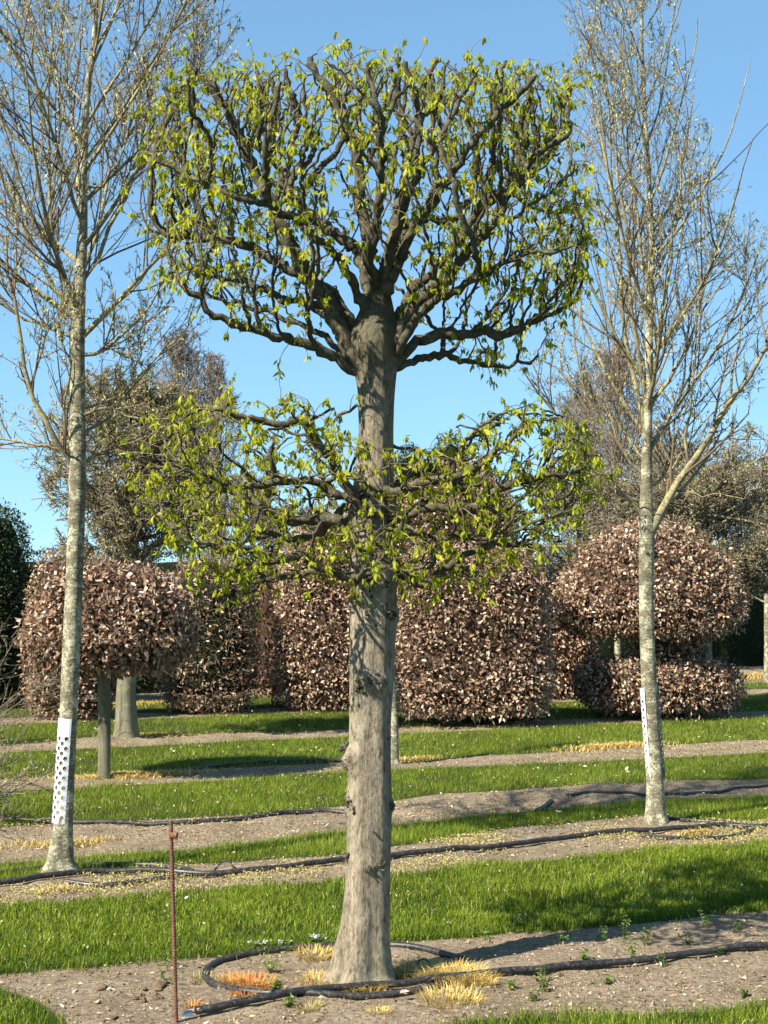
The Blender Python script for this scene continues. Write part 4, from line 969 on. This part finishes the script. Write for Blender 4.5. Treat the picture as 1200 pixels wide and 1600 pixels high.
bare_tree('bare_bush_tree', 'dense bare grey-brown bush behind the lower right leafy tier', 23.5,
          [(905, 1075, 12), (905, 1000, 10), (905, 850, 8), (905, 760, 4)], 905, 810, 95, 110, 1., 'bark_grey', 34, 36, ang=(.6, 1.5), n2=11, n3=7, thick=.02, start=.4, nb=2, th0=.004)
bare_tree('bare_bush_tree', 'dense bare grey-brown bush beyond the hedge behind the forked tree trunk', 27.,
          [(1050, 1050, 12), (1050, 980, 10), (1050, 850, 8), (1050, 720, 4)], 1050, 780, 110, 120, 1.2, 'bark_grey', 36, 37, ang=(.5, 1.4), n2=11, n3=7, thick=.02, start=.4, nb=1, th0=.005, twm='twig_far')
bare_tree('bare_bush_tree', 'dense bare grey-brown bush beyond the yew hedge behind the lower left leafy tier', 25.5,
          [(395, 1060, 12), (395, 980, 10), (395, 850, 8), (395, 760, 4)], 395, 820, 100, 85, 1.1, 'bark_grey', 34, 38, ang=(.6, 1.4), n2=11, n3=7, thick=.02, start=.4, nb=1, th0=.0048, twm='twig_far')
for (px, hw, pt, pb, Y, lab, s) in ((280, 85, 505, 760, 27., 'distant bare upright tree showing above the pruned crown on the thick grey trunk', 41), (335, 60, 545, 760, 29., 'smaller distant bare upright tree beside the taller bare upright one', 43), (965, 100, 522, 800, 27., 'distant bare brown upright tree seen through the forked tree', 45), (915, 75, 575, 800, 29., 'slim distant bare upright tree beside the brown upright one', 46)):
    cyc = (pt + 880) / 2; hh = (880 - pt) / 2
    bare_tree('upright_tree', lab, Y, [(px, 900 + H * F / Y, 11), (px, 960, 9), (px, 850, 8), (px, cyc, 5), (px, pt + 40, 2)], px, cyc, hw, hh, hw * Y / F, 'bark_grey', 46, s, up=.09, ang=(.15, .75), n2=10, n3=6, thick=.014, twm='twig_far', nb=0, start=.30, th0=.0036)
# slim stem directly behind the thick trunk
bare_tree('young_tree', 'slim pale speckled young stem peeping out behind the thick two-tier trunk', 14.0,
          [(616, 1192, 20), (616, 1180, 15), (615, 1100, 13), (608, 1000, 11), (597, 900, 8), (592, 800, 5)], 592, 800, 32, 90, .25, 'bark_grey', 10, 47, ang=(.3, .7), n2=5, n3=4, thick=.008, start=.6, nb=2)
# bare shrub on the left edge
def bare_shrub(label, Y, px, hw, pt, hd, n, seed, base_px=None):
    c = A3(xw(px, Y), Y, 0); root = thing('bare_shrub', label, 'shrub', c)
    S = c + rng.normal(0, .05, (n, 3)) * A3(1, 1, 0); az = rng.random(n) * 2 * PI; th = np.abs(rng.normal(.75, .42, n))
    D = np.stack([np.cos(az) * np.sin(th), np.sin(az) * np.sin(th) * .8, np.cos(th)], 1)
    Ln = np.full(n, hw * Y / F) * rng.uniform(.9, 1.5, n)
    P1 = grow(S, D, Ln, 8, .08, .0); R1 = np.linspace(.007, .0025, 8)[None].repeat(n, 0)
    P2, R2, L2, _ = children(P1, R1, 9, .2, 1, .6, .4, Ln, .5, 6, .18, .02); P3, R3, L3, _ = children(P2, R2, 4, .1, 1, .6, .5, L2, .6, 4, .2, .02)
    for p_, r_ in zip(P1, R1): mb = MB(); tubes(mb, p_[None], r_[None], 5); mb.build('stem', M['twig_olive'], root)
    mb = MB(); tubes(mb, P2, np.maximum(R2, .0016), 4); tubes(mb, P3, np.maximum(R3, .0013), 3); mb.build('twigs', M['twig_olive'], root, kind='stuff')
    mb = MB(); buds(mb, P3, 2, (.008, .014), (.003, .005), 0.); mb.build('buds', M['bud'], root, kind='stuff')
bare_shrub('bare arching shrub of thin pale twigs at the turf beside the perforated guard tree', 10.6, -75, 140, 900, .6, 40, 51)
bare_shrub('tall bare shrub with fine upright twigs in front of the dark yew block', 15.5, -60, 165, 700, .6, 26, 53)
# yew hedges
def hedge(label, A_, B_, w, z1, dn, leafm, corem, seed, tone=(.4, .25), Lr=(.03, .06), Wr=(.012, .024), name='clipped_hedge', cat='hedge', twn=0, twm=None):
    A_, B_ = np.array(A_), np.array(B_); d = B_ - A_; L_ = np.linalg.norm(d); d = d / L_; nn = A3(-d[1], d[0], 0)[:2]
    root = thing(name, label, cat, ((A_[0] + B_[0]) / 2, (A_[1] + B_[1]) / 2, 0))
    prof = np.array([(-w, .0), (-w * 1.02, z1 * .3), (-w, z1 * .9), (-w * .85, z1), (0, z1 * 1.02), (w * .85, z1), (w, z1 * .9), (w, 0)])
    us = np.arange(0, L_ + .01, .12); U, K = np.meshgrid(us, np.arange(len(prof)), indexing='ij')
    off = prof[K, 0]; z = prof[K, 1]
    off = off * (1 + .06 * vn2(U * 1.4, K * .7, seed)); z = z * (1 + .03 * vn2(U * 1.1, K * 0, seed + 1))
    V = np.stack([A_[0] + d[0] * U + nn[0] * off, A_[1] + d[1] * U + nn[1] * off, z], -1).reshape(-1, 3)
    k = len(prof); i = np.arange(len(us) - 1)[:, None] * k; j = np.arange(k - 1)[None]
    Q = np.stack([i + j, i + k + j, i + k + j + 1, i + j + 1], -1).reshape(-1, 4)
    # end caps
    caps = [np.array([[0, j_, j_ + 1, k - 1 - j_] for j_ in range(0)]).reshape(-1, 4)]
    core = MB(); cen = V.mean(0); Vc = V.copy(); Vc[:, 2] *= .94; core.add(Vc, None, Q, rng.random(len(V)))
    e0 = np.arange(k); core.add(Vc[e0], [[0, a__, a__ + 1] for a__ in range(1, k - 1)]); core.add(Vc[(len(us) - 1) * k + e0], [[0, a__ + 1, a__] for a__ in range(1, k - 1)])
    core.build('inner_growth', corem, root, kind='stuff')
    _, _, ar = sample(V, Q, 4); n = int(ar * dn); P, Nn, _ = sample(V, Q, n); 
    ne = int(n * .03); Pe = np.stack([np.where(rng.random(ne) < .5, A_[0], B_[0]), np.zeros(ne), rng.random(ne) * z1], 1); o_ = rng.uniform(-w, w, ne); isA = Pe[:, 0] == A_[0]
    Pe[:, 0] += nn[0] * o_; Pe[:, 1] = np.where(isA, A_[1], B_[1]) + nn[1] * o_
    Ne = np.where(isA[:, None], -np.r_[d, 0][None], np.r_[d, 0][None]); P = np.vstack([P, Pe]); Nn = np.vstack([Nn, Ne]); n += ne
    s_ = np.sign(((P - cen) * Nn).sum(1, keepdims=True)); Nn = Nn * np.where(s_ == 0, 1, s_)
    lump = vn3(P[:, 0] * 2.5, P[:, 1] * 2.5, P[:, 2] * 2.5, seed + 8)
    P = P + Nn * (.03 * lump + np.abs(rng.normal(0, .03, n)) - .02)[:, None]
    mb = MB(); scales(mb, P, nrm(rdir(n) + Nn * .8 + A3(0, 0, .2)), nrm(Nn + rdir(n) * .9), rng.uniform(*Lr, n), rng.uniform(*Wr, n), np.clip(rng.normal(*tone, n) + .15 * lump, 0, 1))
    mb.build('leaves', leafm, root, kind='stuff')
    if twm:
        m_ = int(n * twn); k_ = rng.choice(n, m_); C = grow(P[k_] - Nn[k_] * .05, nrm(Nn[k_] + rdir(m_) * .8), rng.uniform(.1, .3, m_), 4, .3, .0); tb = MB(); tubes(tb, C, np.linspace(.005, .002, 4)[None].repeat(m_, 0), 3); tb.build('twigs', twm, root, kind='stuff')
hedge('dark green clipped yew hedge behind the brown beeches, beside the pruned crown', (-9.5, 20.2), (-.6, 24.2), .5, 1.95, 620, M['yew'], M['yew_core'], 61)
hedge('dark green low clipped hedge beyond the two-tier beech', (.2, 26.6), (11.5, 31.5), .5, 1.30, 420, M['yew'], M['yew_core'], 63, tone=(.5, .25))
hedge('olive twiggy clipped hedge standing above the low dark green hedge', (-1., 28.0), (12.5, 34.0), .5, 2.0, 330, M['olive_leaf'], M['yew_core'], 65, twn=.10, twm=M['twig_olive'], tone=(.35, .25))
Y = 20.; root = thing('yew_block', 'tall rounded dark yew block behind the bare shrubs', 'shrub', (xw(-45, Y), Y, 0))
stem(root, [(-45, 1104, 14), (-45, 1000, 10), (-45, 900, 6)], Y, 'bark_green', 67); z1 = ztop(787, Y)
shrub_foliage(root, [([(.05, .02), (.08, .8), (.6, 1.), (z1 * .75, 1.), (z1 * .93, .86), (z1 * .99, .5), (z1, .02)], 84 * Y / F, .7, (xw(-45, Y), Y), 2.4, .06)], 800, M['yew'], M['yew_core'], (.03, .06), (.014, .026), seed=67, tone=(.45, .25), droop=-.2)
# far conifers over the beeches
def conifer(label, px, hw, pt, Y, seed):
    root = thing('conifer', label, 'tree', (xw(px, Y), Y, 0), 'dark conifers beyond the beeches')
    z1 = ztop(pt, Y); hx = hw * Y / F
    stem(root, [(px, 900 + H * F / Y, 8), (px, 900, 6), (px, pt + 30, 3)], Y, 'bark_green', seed)
    prof = [(.25, .02), (.3, .8), (z1 * .5, 1.), (z1 * .8, .97), (z1 - .45 * hx * 2, .8), (z1 - .3 * hx, .45), (z1, .03)]
    shrub_foliage(root, [(prof, hx, hx, (xw(px, Y), Y), 2., .10)], 420, M['yew'], M['yew_core'], (.05, .10), (.02, .04), seed=seed, shag=.08, tone=(.45, .25), droop=-.3)
conifer('tapering dark conifer with the higher tip, beyond the tall brown beech', 705, 27, 676, 31., 71)
conifer('rounder dark conifer next to the thick two-tier trunk, beyond the beeches', 640, 24, 694, 32., 73)
conifer('low dark conifer just beyond the leafy lower right branches', 770, 20, 735, 33., 75)

# ------------------------------------------------------------------ tufts and weeds on the soil
def tuft(px, py, rad_, n, L, mat, label, cat='grass tuft', name='dry_grass_tuft', lean=.9, group=None):
    c = gp(px, py); c[2] = height(c[0], c[1]); r = np.sqrt(rng.random(n)) * rad_; a_ = rng.random(n) * 2 * PI
    P = np.stack([c[0] + r * np.cos(a_), c[1] + r * np.sin(a_), 0 * r], 1); P[:, 2] = height(P[:, 0], P[:, 1]) - .004
    mb = MB(); blades(mb, P, rng.uniform(.5, 1.1, n) * L, rng.uniform(.002, .0042, n), np.clip(rng.normal(lean, .3, n), .1, 1.6), rng.random(n), a_ + rng.normal(0, .5, n))
    return tag(mb.build(name, M[mat], loc=c), label, cat, group)
T_ = tuft
T_(540, 1543, .11, 620, .06, 'straw', 'dry yellow grass tuft against the foot of the thick trunk')
T_(500, 1534, .08, 300, .05, 'straw', 'small dry yellow grass tuft just off the flared trunk foot')
T_(576, 1546, .08, 320, .05, 'straw', 'dry yellow grass tuft in front of the trunk foot beside the green tuft')
T_(494, 1497, .09, 320, .05, 'straw', 'dry yellow grass tuft by the rear of the hose loop')
T_(622, 1524, .07, 300, .06, 'weed', 'green grass tuft in the shade of the thick trunk', name='green_grass_tuft')
T_(662, 1522, .14, 700, .065, 'straw', 'dry yellow grass tuft under the curling drip tube')
T_(706, 1528, .14, 800, .07, 'straw', 'bright yellow grass tuft overlapping the long hose')
T_(738, 1537, .10, 460, .065, 'straw', 'yellow grass tuft on the far end of the yellow clump by the long hose')
T_(706, 1566, .13, 480, .055, 'straw', 'dull yellow grass tuft in front of the hose loop end')
T_(388, 1537, .12, 620, .05, 'orange', 'orange dry grass tuft inside the hose loop')
T_(362, 1533, .05, 160, .04, 'straw', 'yellow dry grass tuft beside the orange tuft inside the loop')
T_(383, 1556, .05, 160, .04, 'orange', 'orange dry grass tuft in front of the hose loop')
T_(304, 1571, .03, 70, .04, 'orange', 'tiny orange grass tuft above the barcode tag')
T_(482, 1580, .05, 150, .04, 'cover', 'green-yellow grass tuft in front of the crossing hoses')
T_(592, 1583, .05, 120, .035, 'straw', 'small yellow grass tuft near the front turf')
T_(318, 1532, .06, 90, .05, 'cover', 'thin faded grass tuft outside the bend of the hose loop')
for (px, py, rx, n, lab) in ((205, 1213, .5, 2300, 'straw-coloured grass patch round the slim beech stem'), (100, 1318, .28, 500, 'straw-coloured grass patch behind the perforated guard tree'), (960, 1168, .5, 1900, 'straw-coloured grass patch behind the forked tree'),
                              (640, 1188, .3, 700, 'straw-coloured grass patch round the slim pale young stem'), (245, 1152, .45, 900, 'straw-coloured grass patch beside the thick grey trunk'), (250, 1100, .7, 1500, 'far straw-coloured grass patch before the yew hedge'),
                              (1185, 1058, 1.6, 3800, 'far straw-coloured ground before the low dark hedge'), (1085, 1305, .14, 300, 'straw-coloured grass inside the hose loop of the forked tree'), (90, 1395, .15, 140, 'small dry grass patch before the hose loop of the perforated guard tree')):
    c = gp(px, py); a_ = rng.normal(0, .5, (n, 2)) * A3(rx, rx * .32)[None] ; P = np.stack([c[0] + a_[:, 0], c[1] + a_[:, 0] * TAN + a_[:, 1], a_[:, 0] * 0], 1); P[:, 2] = height(P[:, 0], P[:, 1]) - .003
    sc = (c[1] / 8) ** .5; mb = MB(); blades(mb, P, rng.uniform(.025, .055, n) * sc, rng.uniform(.004, .007, n) * sc, np.clip(rng.normal(.9, .3, n), .1, 1.6), rng.random(n))
    tag(mb.build('dry_grass', M['straw'], loc=c, kind='stuff'), lab, 'dry grass')
def weed(px, py, hgt, nst, label, flowers=0, spread=.04, group=None, name='weed_plant', toned=.5):
    c = gp(px, py); c[2] = height(c[0], c[1]); root = thing(name, label, 'weed', c, group)
    az = rng.random(nst) * 2 * PI; th = np.abs(rng.normal(.45, .25, nst)); D = np.stack([np.cos(az) * np.sin(th), np.sin(az) * np.sin(th), np.cos(th)], 1)
    P = grow(c + rng.normal(0, .006, (nst, 3)) * A3(1, 1, 0), D, rng.uniform(.6, 1, nst) * hgt, 6, .12, .05)
    mb = MB(); tubes(mb, P, np.linspace(.0018, .0008, 6)[None].repeat(nst, 0), 4); mb.build('stems', M['weed'], root)
    n = nst * 11; i = np.repeat(np.arange(nst), 11); k = rng.integers(0, 6, n); S = P[i, k]
    d = nrm(rdir(n) * A3(1, 1, .3) + A3(0, 0, .2)); mb = MB(); leaves(mb, S, d, nrm(A3(0, 0, 1) + rng.normal(0, .4, (n, 3))), rng.uniform(.010, .024, n), rng.uniform(.006, .013, n), np.clip(rng.normal(toned, .25, n), 0, 1)); mb.build('leaves', M['weed'], root, kind='stuff')
    if flowers:
        n = flowers * 5; S = np.repeat(P[rng.integers(0, nst, flowers), 5] + rng.normal(0, .006, (flowers, 3)), 5, 0); mb = MB()
        leaves(mb, S, nrm(rdir(n) + A3(0, 0, .3)), rdir(n), rng.uniform(.008, .014, n), rng.uniform(.006, .01, n), rng.random(n)); mb.build('petals', M['petal'], root, kind='stuff')
wf = 'white-flowered weeds behind the hose loop'
for (px, py) in ((398, 1487), (412, 1486), (436, 1485), (454, 1484), (490, 1481), (508, 1479)): weed(px, py, .05, 5, 'small weed with white flowers behind the hose loop', 4, group=wf)
weed(262, 1540, .09, 6, 'bushy green weed just behind the rusty stake base'); weed(252, 1512, .16, 2, 'single tall thin weed at the turf edge near the rusty stake')
weed(422, 1520, .07, 6, 'yellow-green weed inside the hose loop near the orange tuft', toned=.9); weed(432, 1545, .06, 9, 'low leafy weed inside the hose loop against its front', toned=.8)
weed(452, 1576, .04, 6, 'low green weed in front of the crossing hoses')
sg = 'weeds on the front soil row right of the trunk shadow'
for k, (px, py, h_) in enumerate(((850, 1532, .07), (848, 1548, .06), (990, 1500, .10), (975, 1470, .13), (940, 1470, .09), (1010, 1480, .08), (1075, 1480, .07), (1125, 1500, .06), (880, 1480, .06), (760, 1472, .06), (818, 1448, .09), (1150, 1465, .06), (912, 1510, .05), (1040, 1515, .06), (800, 1545, .04), (950, 1540, .04), (1165, 1560, .05), (835, 1565, .05), (700, 1452, .05), (1100, 1450, .08))):
    fr = py > 1530 - (px - 760) * .09; tl = h_ >= .08
    weed(px, py, h_, 5, ('tall' if tl else 'low') + ' green weed on the front soil row ' + ('before the long hose' if fr else 'between hose and broad turf'), group=sg + (' near side' if fr else ' far side') + (' tall' if tl else ''), toned=.55)
for (px, py) in ((540, 1120), (1290 - 400, 1118), (795, 1125), (925, 1125)): weed(px, py, .14, 5, 'leafy weed at the turf edge under the brown beeches', group='weeds below the beeches')
# dark clods and pale fallen scraps
dk = 'dark clods left of the rusty stake'
for (px, py, s) in ((240, 1545, .035), (222, 1552, .02), (245, 1562, .025), (212, 1560, .018), (160, 1545, .022), (172, 1592, .024), (228, 1566, .02)):
    c = gp(px, py); c[2] = height(c[0], c[1]) + s * .25; mb = MB()
    rocks(mb, c[None] + rng.normal(0, s * .45, (5, 3)) * A3(1, 1, .3), rng.uniform(.5, .9, 5) * s, rng.random(5) * .1); tag(mb.build('earth_clod', M['clod'], loc=c, smooth=False), 'dark lump of earth on the soil near the rusty stake', 'clod', dk)
for (px, py, lab, s) in ((294, 1413, 'single white scrap lying on the broad turf near the rusty stake', .022), (765, 1397, 'brown fallen leaf on the broad turf behind the thick trunk', .035), (873, 1274, 'pale scrap on the turf in front of the soil bank', .03), (640, 1568, 'pale curled leaf in front of the hose loop', .04), (978, 1210, 'yellowish dead leaf on the turf beside the forked tree', .045), (919, 1202, 'pale dead leaf on the turf left of the forked tree', .04), (268, 1177, 'pale flower head in the turf before the thick grey trunk', .03)):
    c = gp(px, py); c[2] = height(c[0], c[1]) + .03; mb = MB()
    leaves(mb, c[None] + rng.normal(0, .006, (2, 3)), nrm(rdir(2) * A3(1, .4, .4)), nrm(A3(0, -.6, 1)[None] + rng.normal(0, .3, (2, 3))), np.full(2, s), np.full(2, s * .6), np.array([.1, .2]) if 'brown' in lab else np.array([.95, .9]))
    tag(mb.build('fallen_leaf', M['litter'] if 'white' not in lab else M['petal'], loc=c), lab, 'leaf')
